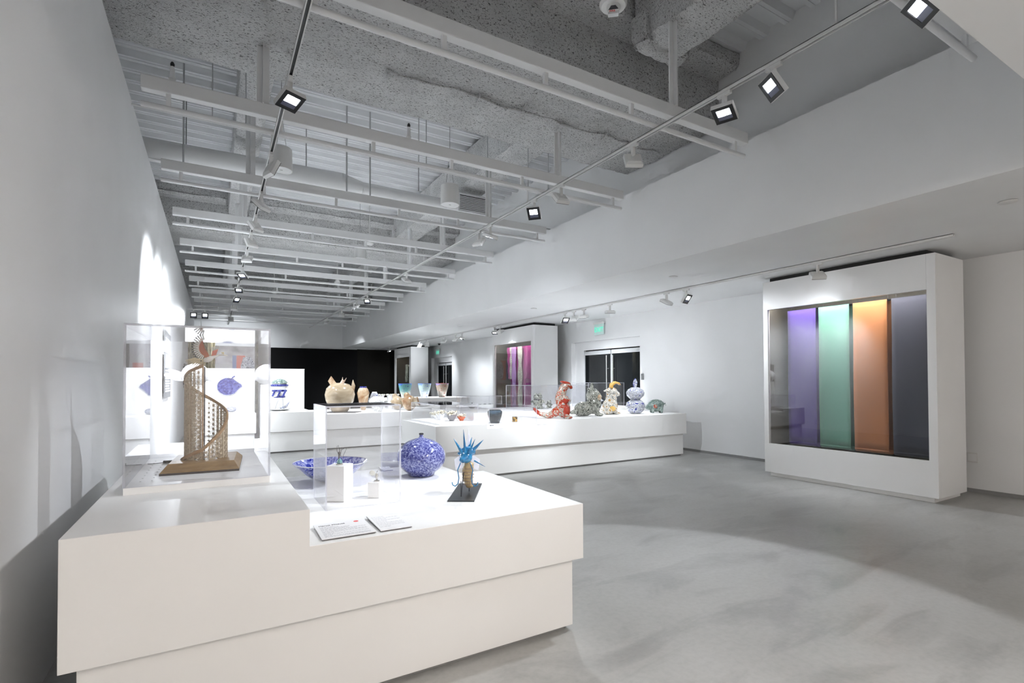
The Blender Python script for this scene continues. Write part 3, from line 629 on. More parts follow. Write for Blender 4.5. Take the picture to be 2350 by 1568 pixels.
for i in range(nu):
    for j in range(24):
        u = i*hh; v = z_b + j*E_ + (E_/2 if i % 2 else 0); u2 = u+hh; vU, vD = v+E_/2, v-E_/2
        bar(u, v, u, v+E_, .0011); bar(u, v, u2, vU, .0011); bar(u, v, u2, vD, .0011)
        for (cu, cv, tri) in ((u+hh/3, v+E_/2, ((u, v), (u, v+E_), (u2, vU))), (u+2*hh/3, v, ((u, v), (u2, vU), (u2, vD)))):
            for (a_, c_) in tri: bar(cu, cv, a_, c_, .0008)
o = obj('lattice', lat, 'wood_lattice', t); o['kind'] = 'stuff'
st = B()
for q in (.11, .32, .44, .58, .70, .84, .95, 1.06): st.obox((onsheet(q, z_b)+onsheet(q, ztop(q)))/2, onsheet(q, 0).cross(Vector((0,0,1))).normalized()*.0035, onsheet(q, 0).normalized()*.004, (0, 0, (ztop(q)-z_b)/2))
obj('stiles', st, 'wood_lattice', t)
rm = B(); N = 90; prev = None
for i in range(N+1):
    q = TURN*i/N; z = ztop(q); ring = [rm.bm.verts.new(onsheet(q, z+dz, dr)) for dr, dz in ((-.005, -.010), (.006, -.014), (.006, .006), (-.005, .010))]
    if prev:
        for k in range(4): rm._f([prev[k], prev[(k+1)%4], ring[(k+1)%4], ring[k]])
    else: rm._f(ring)
    prev = ring
rm._f(prev[::-1]); obj('rim', rm, 'wood_rim', t, smooth=40)
obj('end_post', B().obox((onsheet(0, z_b)+onsheet(0, .62))/2, (.004, 0, 0), (0, .005, 0), (0, 0, .284)), 'wood_rim', t); obj('dark_post', B().obox(onsheet(0, .33)+Vector((.008, .004, 0)), (.003, 0, 0), (0, .004, 0), (0, 0, .28)), 'wood_dark', t)
# bird perched on the tower
t = thing('bird_ornament', 'small bird ornament with raised orange wings above the tower', 'bird ornament', (-.03, 3.585, 1.553), rot=(0, 0, R(-10)))
bd = B().ell((0, 0, .035), (.032, .016, .017), (0, R(-25), 0)).cap((.022, 0, .046), (.055, 0, .060), .010, .005).cap((.055, 0, .060), (.082, 0, .061), .005, .0055)
blob('body', bd, 'cream', t, voxel=.0025, smooth_it=2)
obj('beak', B().tube([(.084, 0, .061), (.104, 0, .056)], [.003, .0006], 6), 'straw', t)
obj('crest', B().tube([(.078, 0, .064), (.070, 0, .078)], [.003, .004], 6).tube([(.080, 0, .064), (.079, 0, .079)], [.003, .004], 6), 'straw', t)
wg = obj('wing', B().prism([(.006, .035), (-.02, .045), (-.048, .075), (-.056, .11), (-.046, .145), (-.034, .165), (-.028, .135), (-.018, .10), (.004, .06)], -.010, -.008, 'y'), 'feather_orange', t)
for k in range(15):
    a = R(245 - k*9.6); dv = Vector((.062*math.cos(a), 0, .072*math.sin(a))); c0 = Vector((-.006, -.0095, .103)); dn = dv.normalized(); pr_ = Vector((-dn.z, 0, dn.x))*.0032
    obj('feather', B().obox(c0+dv*.93, dn*.015, (0, .0008, 0), pr_), 'feather_tip', wg); obj('feather_tip', B().obox(c0+dv*.93+dn*.019, dn*.005, (0, .0009, 0), pr_*.8), 'panel_dark', wg)
wg = obj('wing', B().prism([(.012, .045), (.018, .085), (.05, .098), (.035, .05)], .008, .010, 'y'), 'pink', t)
for k in range(5): obj('feather', B().obox((.018+.008*k, .009, .095+.002*k), (.003, 0, 0), (0, .0008, 0), (.001*k-.002, 0, .014)), 'feather_tip', wg)
tl = B()
for k in range(11):
    a = R(175 + k*9); tl.tube([(-.02, .002*(k-5), .028), (-.02+.05*math.cos(a), .005*(k-5), .028+.02*math.sin(a)+.008), (-.02+.085*math.cos(a)-.01, .006*(k-5), .022+.045*math.sin(a))], [.002, .0045, .001], 5)
obj('tail', tl, 'straw', t); obj('perch_wire', B().tube([(0, 0, .022), (0, .006, .004)], .0012, 5), 'steel', t)
t = thing('power_adapter', 'small black power adapter with cord inside the tower cover', 'adapter', (-.245, 3.95, .931)); obj('box', B().box(-.035, .035, -.012, .012, 0, .016), 'cable_black', t, bevel=.003); obj('cord', B().tube([(.03, 0, .004), (.10, .05, .003), (.09, .12, .003), (.04, .16, .003)], .002, 6).tube([(-.035, 0, .004), (-.09, -.01, .003), (-.115, 0, .003)], .002, 6), 'cable_black', t)

# ------------------------------------------------------------------ things on the low part of the front plinth
t = thing('glass_bowl', 'wide blue and white swirled bowl on the front plinth', 'bowl', (.72, 3.80, .735))
obj('bowl_wall', B().lathe([(0, .012), (.05, .012), (.10, .03), (.17, .075), (.25, .142), (.253, .146), (.254, .142), (.175, .068), (.105, .02), (.055, 0), (0, 0)], 64), 'blue_swirl', t, smooth=60)
obj('rim', B().tube([(.2525*math.cos(2*math.pi*k/64), .2525*math.sin(2*math.pi*k/64), .144) for k in range(64)], .003, 6, closed=True), 'white_porcelain', t, smooth=60)
t = thing('round_vase', 'round blue speckled vase with a tiny neck on the front plinth', 'vase', (1.36, 3.70, .735))
pf = [(0, 0), (.085, 0), (.095, .004)] + [(.182*math.cos(R(a)), .142+.142*math.sin(R(a))) for a in range(-54, 82, 8)] + [(.020, .286), (.015, .295), (.014, .312), (.016, .318), (.010, .318), (.009, .30), (0, .30)]
obj('vase_body', B().lathe(pf, 56), 'blue_speckle', t, smooth=60); obj('neck_ring', B().lathe([(.0135, .308), (.0175, .310), (.0175, .320), (.0135, .321)], 20), 'panel_dark', t, smooth=60)
# blue crested sculpture on a steel stand
t = thing('crested_sculpture', 'blue spiky crested glass sculpture on a flat black stand', 'sculpture', (1.40, 2.99, .735), rot=(0, 0, R(-32)))
obj('stand_plate', B().box(-.08, .08, -.26, .26, 0, .006), 'black_metal', t, bevel=.001)
obj('support_rod', B().tube([(-.012, -.15, .006), (-.012, -.02, .14)], .003, 6).tube([(-.012, -.15, .006), (-.012, -.15, .10)], .003, 6), 'black_metal', t); obj('support_rod', B().tube([(.02, .0, .006), (.02, .0, .06)], .003, 6), 'black_metal', t)
cb = B()
for k in range(8):
    q = k/7; cb.ell((.022-.012*math.sin(q*3), 0, .045+.135*q), (.026+.012*math.sin(q*2.6), .028+.012*math.sin(q*2.6), .018))
blob('trunk', cb, 'gold_body', t, voxel=.005, smooth_it=1)
for k in range(6):
    z = .055+.02*k; obj('rib', B().tube([((.028+.010*math.sin(k/6*2.6))*math.cos(a)+.012, (.030+.012*math.sin(k/6*2.6))*math.sin(a), z) for a in [R(-170+20*i) for i in range(17)]], .0022, 5), 'brown_glaze', t)
hd = B().ell((0, 0, .225), (.042, .05, .04)).ell((.012, .02, .262), (.05, .045, .030)).ell((-.015, -.035, .215), (.025, .03, .022)).ell((0, .03, .245), (.062, .03, .018))
blob('crest_mass', hd, 'blue_crest', t, voxel=.005, smooth_it=2)
for (p0, p1, r) in (((-.002, -.02, .25), (-.012, -.03, .405), .012), ((.02, -.02, .25), (.062, -.03, .345), .012), ((-.02, -.01, .25), (-.080, .0, .345), .014), ((.03, 0, .255), (.112, .02, .335), .016), ((.01, .05, .26), (.03, .08, .345), .014), ((.05, .02, .20), (.12, .05, .155), .006)):
    obj('spike', B().tube([p0, Vector(p0).lerp(Vector(p1), .5), p1], [r, r*.55, .0008], 6), 'blue_crest', t, smooth=80)
for s in (-1, 1):
    pts = [(s*.03, -.03, .195), (s*.048, -.04, .15), (s*.040, -.045, .10), (s*.045, -.05, .065), (s*.062, -.055, .05), (s*.078, -.055, .058), (s*.082, -.055, .075)]
    sm = [Vector(pts[0])]
    for a_, c_ in zip(pts, pts[1:]): sm += [Vector(a_).lerp(Vector(c_), .5), Vector(c_)]
    obj('curl', B().tube(sm, .0036, 6), 'blue_crest', t, smooth=80)
for s in (-1, 1): obj('glass_fin', B().hexa([(s*.03, .04, .15), (s*.075, .06, .13), (s*.085, .06, .20), (s*.03, .04, .24), (s*.03, .044, .15), (s*.075, .064, .13), (s*.085, .064, .20), (s*.03, .044, .24)]), 'acrylic_edge', t)
obj('glass_fin', B().hexa([(-.005, .055, .25), (.02, .055, .25), (.022, .06, .34), (.008, .06, .40), (-.005, .059, .25), (.02, .059, .25), (.022, .064, .34), (.008, .064, .40)]), 'acrylic_edge', t)
# small pedestals with tiny figurines
for nm, x, y, sx, sy, h, rz in (('tall white cube pedestal under the butterfly figurine', .66, 3.20, .055, .062, .212, -38), ('short white cube pedestal under the tiny silver insect', .865, 3.16, .036, .036, .095, -38)):
    t = thing('cube_pedestal', nm, 'pedestal', (x, y, .735), rot=(0, 0, R(rz)), group='white cube pedestals in the small cover'); obj('block', B().box(-sx, sx, -sy, sy, .002, h), 'plinth_white', t, bevel=.002); obj('pad', B().box(-sx+.006, sx-.006, -sy+.006, sy-.006, 0, .002), 'card_white', t)
t = thing('butterfly_figurine', 'tiny silver butterfly figurine on a teal stone and round base', 'figurine', (.655, 3.19, .947), rot=(0, 0, R(-30)))
obj('base_disc', B().lathe([(0, 0), (.02, 0), (.02, .007), (0, .007)], 20), 'silver', t, smooth=40)
obj('stone', B().lathe([(0, .007), (.016, .010), (.018, .02), (.010, .034), (0, .040)], 6), 'teal_stone', t)
bb = B().cap((-.004, 0, .036), (-.001, 0, .062), .004, .006).ell((0, 0, .072), .009); blob('body', bb, 'dark_silver', t, voxel=.0018, smooth_it=1)
for s, pts in ((-1, [(-.004, .062), (-.014, .085), (-.013, .112), (-.006, .118), (0, .095), (.0, .07)]), (1, [(.004, .062), (.012, .090), (.034, .106), (.040, .096), (.030, .074), (.014, .040), (.008, .046)])):
    w_ = obj('wing', B().prism(pts, s*.004, s*.0046, 'y'), 'acrylic', t); obj('wing_wire', B().tube([(p[0], s*.0043, p[1]) for p in pts], .0013, 5, closed=True), 'dark_silver', w_)
obj('feeler', B().tube([(.002, -.002, .08), (.004, -.004, .104)], .0007, 4).tube([(.004, .002, .08), (.012, .003, .102)], .0007, 4), 'dark_silver', t)
t = thing('insect_figurine', 'tiny silver winged insect figurine with one white wing', 'figurine', (.872, 3.16, .830), rot=(0, 0, R(-30)))
obj('base_disc', B().lathe([(0, 0), (.017, 0), (.017, .007), (0, .007)], 20), 'silver', t, smooth=40)
bb = B().cap((0, 0, .012), (0, 0, .034), .006, .010).ell((0, 0, .045), .008).cap((-.006, 0, .035), (-.014, 0, .026), .002, .0015).cap((.006, 0, .035), (.014, 0, .030), .002, .0015); blob('body', bb, 'silver', t, voxel=.0018, smooth_it=1)
obj('feeler', B().tube([(0, 0, .05), (.002, 0, .064), (.008, 0, .065)], .0014, 5), 'dark_silver', t); obj('wing', B().ell((-.027, 0, .052), (.019, .002, .017), (0, R(30), 0)), 'wing_white', t, smooth=80)
# printed cards
def card(label, x0, x1, y0, y1, z, rows, title=None, dot=False, lift=.012):
    t = thing('label_card', label, 'label card', ((x0+x1)/2, (y0+y1)/2, z), group='printed label cards')
    W_, H_ = (x1-x0)/2, (y1-y0)/2
    obj('board', B().hexa([(-W_, -H_, lift*.4), (W_, -H_, lift*.4), (W_, H_, lift), (-W_, H_, lift), (-W_, -H_, lift*.4+.004), (W_, -H_, lift*.4+.004), (W_, H_, lift+.004), (-W_, H_, lift+.004)]), 'card_white', t)
    obj('edge', B().hexa([(-W_, -H_, lift*.4-.002), (W_, -H_, lift*.4-.002), (W_, H_, lift-.002), (-W_, H_, lift-.002), (-W_, -H_-.001, lift*.4+.0005), (W_, -H_-.001, lift*.4+.0005), (W_, H_, lift+.0005), (-W_, H_, lift+.0005)]), 'card_edge', t)
    obj('foot', B().box(-W_*.8, W_*.8, -H_*.8, H_*.8, 0, lift*.4), 'card_white', t)
    sl = math.atan2(lift*.6, 2*H_)
    def zz(y): return lift*.4 + (y+H_)/(2*H_)*lift*.6 + .0041
    pb = B(); rnd = random.Random(int(x0*1000))
    for k in range(rows):
        y = H_*.62 - k*(H_*1.42/rows) - (.02 if title else 0)
        x = -W_*.86
        while x < W_*.82:
            l_ = rnd.uniform(.006, .018); xe = min(x+l_, W_*.84)
            pb.hexa([(x, y, zz(y)), (xe, y, zz(y)), (xe, y+.0028, zz(y+.0028)), (x, y+.0028, zz(y+.0028)), (x, y, zz(y)+.0003), (xe, y, zz(y)+.0003), (xe, y+.0028, zz(y+.0028)+.0003), (x, y+.0028, zz(y+.0028)+.0003)]); x = xe + .003
            if rnd.random() < .04: break
    o = obj('small_print', pb, 'print_grey', t); o['kind'] = 'stuff'
    if title: text('lettering', title, .021, 'print_black', t, (-W_*.86, H_*.60, zz(H_*.60)), (sl, 0, 0))
    if dot: obj('dot', B().lathe([(0, .0006), (.012, .0006), (.012, 0)], 24), 'print_red', t, loc=(W_*.62, H_*.72, zz(H_*.72)), rot=(sl, 0, 0))
card('wide printed label card with a red dot beside the raised step', .42, .662, 2.41, 2.645, .735, 13, 'Haruo Mitsuta', True)
card('narrower printed label card without any dot on the front plinth', .685, .838, 2.41, 2.68, .735, 9)
card('small blank label card beside the round blue vase', 1.16, 1.24, 4.02, 4.14, .735, 4)
card('small label card lying before the red ceramic figure', 4.45, 4.68, 6.9, 7.02, .734, 4)

# ------------------------------------------------------------------ glazed showcases along the right wall
def showcase(label, y0, y1, wy0, wy1, lamp=4):
    x0, x1 = 7.25, 8.03
    t = thing('showcase', label, 'showcase', (x0, y0, 0), group='white glazed showcases')
    z0, z1, s0, s1 = .06, 2.93, .49, 2.51
    obj('sill_panel', B().box(x0, x0+.05, y0, y1, z0, s0), 'case_white', t, world=True, bevel=.002)
    obj('head_panel', B().box(x0, x0+.05, wy0, y1, s1, z1), 'case_white', t, world=True, bevel=.002)
    obj('stile', B().box(x0, x0+.05, y0, wy0-.001, s0, z1), 'case_white', t, world=True, bevel=.002)
    obj('stile', B().box(x0, x0+.05, wy1, y1, s0, s1), 'case_white', t, world=True, bevel=.002)
    obj('side_panel', B().box(x0+.051, x1, y0, y0+.04, z0, z1), 'case_white', t, world=True, bevel=.002)
    obj('side_panel', B().box(x0+.051, x1, y1-.04, y1, z0, z1), 'case_white', t, world=True, bevel=.002)
    obj('top_panel', B().box(x0+.051, x1, y0+.04, y1-.04, z1-.04, z1), 'case_white', t, world=True)
    obj('back_panel', B().box(x1-.04, x1, y0+.04, y1-.04, z0, z1-.04), 'case_interior', t, world=True)
    obj('liner', B().box(x0+.051, x1-.041, y0+.041, y0+.05, s0-.1, z1-.05).box(x0+.051, x1-.041, y1-.05, y1-.041, s0-.1, z1-.05).box(x0+.051, x1-.041, y0+.05, y1-.05, s1+.12, s1+.14), 'case_interior', t, world=True)
    obj('deck_panel', B().box(x0+.051, x1-.041, y0+.041, y1-.041, s0-.12, s0-.10), 'case_interior', t, world=True)
    obj('pane', B().box(x0+.018, x0+.026, wy0, wy1, s0, s1), 'case_glass', t, world=True)
    obj('light_strip', B().box(x0+.06, x0+.10, wy0+.05, wy1-.05, s1+.10, s1+.115), 'led_strip', t, world=True)
    ld = bpy.data.lights.new('lamp', 'AREA'); ld.shape = 'RECTANGLE'; ld.size = .04; ld.size_y = wy1-wy0-.1; ld.energy = lamp; ld.color = (1, .95, .88)
    lo = bpy.data.objects.new('lamp', ld); C.objects.link(lo); lo.parent = t; lo.location = Vector((x0+.08, (wy0+wy1)/2, s1+.095)) - wl(t); lo.rotation_euler = (0, R(-22), 0)
    obj('foot', B().box(x0+.05, x1-.02, y0+.06, y1-.06, 0, z0), 'plinth_white', t, world=True)
    obj('shadow_cap', B().box(x0+.10, x1, y0+.12, y1-.05, z1, ZS-.003), 'dark_gap', t, world=True)  # near-black block standing in for the shade in the gap above
    return t
showcase('large white showcase holding four hanging coloured cloths', 2.63, 4.79, 2.72, 4.72)
showcase('white showcase with a magenta garment, beside the double door', 11.30, 13.56, 11.42, 13.45, 1.6)
showcase('distant white showcase with a grey patterned garment', 20.98, 23.30, 21.2, 23.1, 1.2)
def cloth(label, cat, name, m, y0, y1, x=7.55, top=2.50, bot=.47, fold=.16, grp=None, wav=.006):
    t = thing(name, label, cat, (x, (y0+y1)/2, bot), group=grp)
    h = top-bot; w = (y1-y0)/2
    def front(u, v):
        yy = -w+2*w*u; zz = .05+(h-.05)*v
        return (wav*math.sin(v*7+u*2)+.012*(1-v)*math.sin(u*3.1), yy, zz)
    b = B().grid(front, 8, 24); obj('front_fall', b, m, t, smooth=80, solid=.004)
    def hem(u, v):
        a = R(180*v); return (fold/2 - fold/2*math.cos(a) + .012*math.sin(u*3.1)*(1-v), -w+2*w*u, .05-.05*math.sin(a))
    obj('hem_fold', B().grid(hem, 8, 10), m, t, smooth=80, solid=.004)
    obj('back_fall', B().grid(lambda u, v: (fold+wav*math.sin(v*5), -w+2*w*u+.015, .05+(h-.05)*v), 6, 16), m, t, smooth=80, solid=.004)
    obj('rail', B().tube([(fold/2, -w-.01, h-.01), (fold/2, w+.01, h-.01)], .012, 8).box(0, fold, -w, w, h-.006, h), 'black_metal', t)
    for s in (-1, 1): obj('rail_cord', B().tube([(fold/2, s*w*.9, h), (fold/2, s*w*.9, 2.63-bot)], .003, 5), 'black_metal', t)
    return t
G4 = 'coloured cloths in the large showcase'
cloth('violet cloth panel hanging in the large showcase', 'cloth', 'hanging_cloth', 'cloth_violet', 4.17, 4.59, grp=G4)
cloth('mint green cloth panel hanging in the large showcase', 'cloth', 'hanging_cloth', 'cloth_mint', 3.72, 4.13, grp=G4)
cloth('orange cloth panel hanging in the large showcase', 'cloth', 'hanging_cloth', 'cloth_orange', 3.26, 3.67, grp=G4)
cloth('slate grey cloth panel hanging in the large showcase', 'cloth', 'hanging_cloth', 'cloth_slate', 2.80, 3.21, grp=G4)
# magenta garment with lace
t = thing('magenta_garment', 'magenta garment with white lace bands hanging in the showcase', 'garment', (7.6, 12.55, .45))
def fall(y0, y1, z0, z1, m, nm, x=0, am=.03, fr=14, top_in=0):
    obj(nm, B().grid(lambda u, v: (x+am*math.sin(u*fr+v*1.5)*(.4+.6*(1-v)), y0+(y1-y0)*u + .02*math.sin(v*19+u*3), z0+(z1-z0)*v), 26, 30), m, t, smooth=80, solid=.004)
fall(-.62, .60, .0, 1.98, 'cloth_magenta', 'robe_body'); fall(.20, .66, 1.05, 1.98, 'cloth_magenta', 'sleeve', -.05, .025, 8); fall(-.66, -.30, 1.05, 1.98, 'cloth_magenta', 'sleeve', -.05, .025, 8)
fall(.33, .43, 1.05, 1.98, 'lace', 'lace_band', -.09, .012, 6); fall(-.20, .02, 0, 1.98, 'lace', 'lace_band', -.07, .015, 6); fall(.12, .32, .1, 1.98, 'cloth_lilac', 'lilac_band', -.085, .02, 9)
obj('garment_bar', B().tube([(0, -.75, 2.0), (0, .75, 2.0)], .012, 8), 'black_metal', t); obj('hanger_cord', B().tube([(0, 0, 2.0), (0, 0, 2.18)], .004, 5), 'black_metal', t)
t = thing('patterned_garment', 'grey patterned long garment in the distant showcase', 'garment', (7.62, 22.25, .45))
fall(-.45, .30, 0, 1.75, 'cloth_grey_pattern', 'robe_body', 0, .02, 8); fall(.1, .45, .95, 1.75, 'cloth_grey_pattern', 'sleeve', -.05, .02, 6); obj('garment_bar', B().tube([(0, -.5, 1.77), (0, .5, 1.77)], .012, 8), 'black_metal', t)

# ------------------------------------------------------------------ glazed ceramic figures on the long plinth
AX = R(-30.27)
t = thing('ceramic_lizard', 'upright red and white glazed ceramic lizard with curved tail', 'figurine', (5.07, 7.02, .81), rot=(0, 0, AX))
b = B().ell((.02, 0, .17), (.125, .11, .16)).ell((-.02, 0, .33), (.10, .09, .15)).cap((-.01, 0, .42), (.03, 0, .52), .085, .075).ell((.07, 0, .555), (.095, .065, .055)).cap((.10, 0, .55), (.155, 0, .525), .045, .032)
for s in (-1, 1): b.cap((.06, s*.08, .14), (.075, s*.09, .035), .06, .045).ell((.10, s*.09, .025), (.07, .045, .028)).cap((.06, s*.08, .36), (.12, s*.08, .30), .032, .026)
b.cap((-.08, 0, .12), (-.22, 0, .045), .085, .05).cap((-.22, 0, .045), (-.36, 0, .075), .05, .036).cap((-.36, 0, .075), (-.45, 0, .145), .036, .024)
blob('body', b, 'red_glaze', t, voxel=.011, smooth_it=2)
obj('belly_boss', B().ell((.055, -.075, .30), (.055, .03, .05)), 'red_plain', t, smooth=80); obj('thigh_plate', B().ell((.07, -.105, .13), (.06, .035, .09)), 'red_plain', t, smooth=80); obj('thigh_plate', B().ell((.07, .105, .13), (.06, .035, .09)), 'red_plain', t, smooth=80)
obj('brow_plate', B().ell((.06, 0, .605), (.095, .06, .028), (0, R(12), 0)), 'red_plain', t, smooth=80); obj('tail_tip', B().cap((-.40, 0, .10), (-.465, 0, .16), .034, .024), 'red_plain', t, smooth=80)
t = thing('ceramic_hound', 'mottled grey glazed ceramic hound lying beside the red lizard', 'figurine', (5.88, 7.25, .81), rot=(0, 0, AX))
b = B().ell((-.12, 0, .13), (.19, .13, .13)).ell((.05, 0, .20), (.14, .12, .17)).ell((.04, 0, .36), (.13, .11, .14)).ell((.10, 0, .34), (.10, .09, .09)).ell((-.22, .07, .09), (.09, .06, .09)).ell((-.22, -.09, .09), (.09, .06, .09)).ell((-.02, 0, .48), (.05, .04, .03))
for s in (-1, 1): b.cap((.08, s*.08, .16), (.11, s*.08, .04), .05, .04).ell((.15, s*.08, .03), (.07, .042, .03)).cap((.015, s*.055, .48), (.02, s*.07, .59), .034, .014)
b.cap((-.28, 0, .08), (-.36, 0, .06), .05, .03)
blob('body', b, 'grey_mottle', t, voxel=.011, smooth_it=2); obj('muzzle_patch', B().ell((.135, -.035, .335), (.055, .07, .06)), 'cream_bird', t, smooth=80); obj('nose', B().ell((.19, -.06, .33), .016), 'bezel_black', t, smooth=80)
t = thing('ceramic_goat', 'white and ochre glazed ceramic goat with swept horns', 'figurine', (6.48, 7.42, .81), rot=(0, 0, AX))
b = B().ell((0, 0, .15), (.15, .13, .15)).ell((.02, 0, .28), (.11, .10, .14)).ell((.03, 0, .43), (.11, .095, .085)).cap((.08, 0, .41), (.145, 0, .38), .06, .045)
for s in (-1, 1): b.cap((.06, s*.07, .22), (.09, s*.08, .04), .045, .036).ell((.12, s*.08, .025), (.055, .038, .025)).ell((-.06, s*.10, .07), (.10, .06, .07)).cap((-.02, s*.09, .45), (-.09, s*.13, .44), .03, .014)
b.cap((.06, 0, .03), (.20, .02, .02), .03, .02)
blob('body', b, 'white_ochre', t, voxel=.011, smooth_it=2)
for s in (-1, 1): obj('horn', B().tube([(.02, s*.05, .50), (.03, s*.06, .56), (.09, s*.07, .60), (.16, s*.07, .585), (.19, s*.07, .55)], [.032, .03, .026, .016, .004], 10), 'ochre_plain', t, smooth=80)
obj('haunch_spot', B().ell((.02, -.125, .11), (.06, .02, .05)), 'ochre_plain', t, smooth=80)
t = thing('gourd_jar', 'blue and white double gourd jar with a tall leaf finial', 'jar', (6.99, 7.28, .81), rot=(0, 0, AX))
obj('lower_globe', B().lathe([(0, 0), (.09, 0), (.15, .05), (.19, .13), (.17, .21), (.10, .265), (.06, .28)], 36, sx=1, sy=.9), 'blue_white', t, smooth=60)
up = obj('upper_globe', B().lathe([(.05, .265), (.10, .285), (.16, .34), (.175, .40), (.15, .455), (.08, .50), (0, .515)], 36, sx=1, sy=.9), 'blue_white', t, smooth=60)
obj('leaf_finial', B().prism([(-.03, .50), (.0, .49), (.03, .53), (.04, .60), (.02, .66), (0, .68), (-.03, .63), (-.045, .56)], -.014, .014, 'y'), 'blue_white', t, bevel=.008); obj('leaf_vein', B().tube([(-.028, -.016, .51), (-.043, -.016, .57), (-.02, -.016, .645), (0, -.016, .675)], .008, 6), 'blue_plate', t)
t = thing('ceramic_boar', 'small celadon green ceramic boar with a bumpy back', 'figurine', (7.50, 7.24, .81), rot=(0, 0, AX))
b = B().ell((0, 0, .13), (.15, .10, .11)).cap((-.12, 0, .12), (-.185, 0, .10), .07, .03)
for s in (-1, 1):
    for x in (-.08, .09): b.cap((x, s*.06, .09), (x, s*.065, .025), .035, .028)
blob('body', b, 'celadon', t, voxel=.010, smooth_it=2)
for k in range(11):
    a = R(25+k*13); obj('back_bump', B().ell((.15*math.cos(a), 0, .13+.115*math.sin(a)), .024), 'celadon', t, smooth=80)
obj('flower_boss', B().ell((-.04, -.095, .13), (.04, .012, .04)), 'red_glaze', t, smooth=80); obj('tail', B().tube([(.14, 0, .15), (.18, 0, .19), (.19, 0, .14)], [.014, .01, .004], 6), 'celadon', t)
def squat(label, x, y, z, s, m):
    t = thing('ceramic_creature', label, 'figurine', (x, y, z), rot=(0, 0, AX))
    b = B().ell((0, 0, .13*s), (.11*s, .09*s, .13*s)).ell((0, 0, .26*s), (.10*s, .085*s, .075*s))
    for q in (-1, 1): b.ell((q*.07*s, -.03*s, .03*s), (.05*s, .06*s, .03*s)).cap((q*.10*s, 0, .17*s), (q*.15*s, 0, .15*s), .03*s, .02*s).ell((q*.055*s, 0, .325*s), .028*s)
    blob('body', b, m, t, voxel=.010*max(.6, s), smooth_it=1); obj('collar', B().tube([(.085*s*math.cos(R(a)), .075*s*math.sin(R(a)), .205*s) for a in range(0, 360, 30)], .012*s, 6, closed=True), 'panel_dark', t, smooth=80)
squat('small mottled grey ceramic creature under the clear cover', 5.85, 8.95, .86, .95, 'grey_mottle'); squat('tiny mottled grey ceramic creature behind the red lizard', 6.2, 9.05, .86, .5, 'grey_mottle')
squat('small blue and white ceramic creature under the cover by the door', 7.65, 9.2, .86, .85, 'blue_white')
# small vessels under the low covers
t = thing('dark_pot', 'dark glossy pot with a blue sweep under clear cover', 'pot', (4.00, 7.42, .754)); obj('pot_wall', B().lathe([(0, 0), (.075, 0), (.10, .07), (.122, .15), (.120, .195), (.095, .215), (.09, .205), (.108, .18), (.08, .03), (0, .02)], 40), 'dark_pot', t, smooth=60); obj('lip', B().tube([(.094*math.cos(R(a)), .094*math.sin(R(a)), .214) for a in range(0, 360, 12)], .004, 6, closed=True), 'bezel_black', t, smooth=80)
t = thing('lacquer_box', 'tiny gold and black lacquer box beside the dark pot', 'box', (4.41, 7.47, .754), rot=(0, 0, R(-25))); obj('box_body', B().box(-.042, .042, -.042, .042, 0, .06), 'gold_black', t, bevel=.006); obj('lid', B().box(-.043, .043, -.043, .043, .0605, .085), 'gold_black', t, bevel=.006)
t = thing('name_tag', 'tiny dark name tag before the dark pot', 'tag', (3.72, 7.0, .754)); obj('plate', B().box(-.03, .03, -.012, .012, 0, .012), 'print_black', t, bevel=.002); obj('face', B().box(-.026, .026, -.0125, -.0118, .002, .010), 'reveal_grey', t)
def beaded(label, x, y, z, m, s=1.0, n=46, tall=1.0):
    t = thing('beaded_cup', label, 'cup', (x, y, z), group='little beaded cups')
    obj('cup', B().lathe([(0, 0), (.032*s, 0), (.032*s, .014*s), (.045*s, .025*s), (.07*s, .065*s*tall), (.066*s, .065*s*tall), (.04*s, .03*s), (0, .02*s)], 28), m, t, smooth=60)
    rn = random.Random(n); bd_ = B()
    for k in range(n):
        a = rn.uniform(0, 6.28); r = rn.uniform(.0, .075)*s; bd_.ell((r*math.cos(a), r*math.sin(a), (.07*tall+rn.uniform(-.012, .035))*s), rn.uniform(.007, .013)*s, seg=7, rings=5)
    o = obj('bead_cluster', bd_, 'gold_bead', t, smooth=80); o['kind'] = 'stuff'
beaded('orange red footed cup crusted with pale beads', 3.37, 7.36, .823, 'orange_red', 1.0, 40); beaded('tilted grey cup crusted with pale beads', 3.22, 7.40, .823, 'grey_ceramic', 1.2, 60, 1.3)
beaded('pale beaded cup behind the grey beaded cup', 3.15, 7.70, .823, 'white_porcelain', 1.1, 60, 1.4); beaded('white beaded cup beside the clear cup', 3.20, 8.0, .823, 'white_porcelain', .9, 40); beaded('small clear cup with beaded rim farthest back', 3.20, 8.08+.08, .823, 'clear_jar', .8, 30, 1.3)
t = thing('black_lidded_pot', 'small black lidded pot under the rear cover', 'pot', (4.78, 9.9, .86)); obj('body', B().lathe([(0, 0), (.05, 0), (.09, .05), (.085, .09), (0, .10)], 28), 'dark_pot', t, smooth=60); obj('knob', B().ell((0, 0, .105), .018), 'dark_pot', t, smooth=80)
for i, x in enumerate((4.95, 5.07, 5.19)):
    t = thing('tiny_cup', 'tiny clear cup with dark rim, %s beside the black lidded pot' % ORD[i], 'cup', (x, 9.86, .86), group='tiny clear cups'); obj('cup', B().lathe([(0, 0), (.028, 0), (.03, .085), (.026, .085), (.024, .01), (0, .01)], 20), 'white_porcelain', t, smooth=40); obj('rim', B().tube([(.028*math.cos(R(a)), .028*math.sin(R(a)), .086) for a in range(0, 360, 24)], .004, 5, closed=True), 'panel_dark', t)

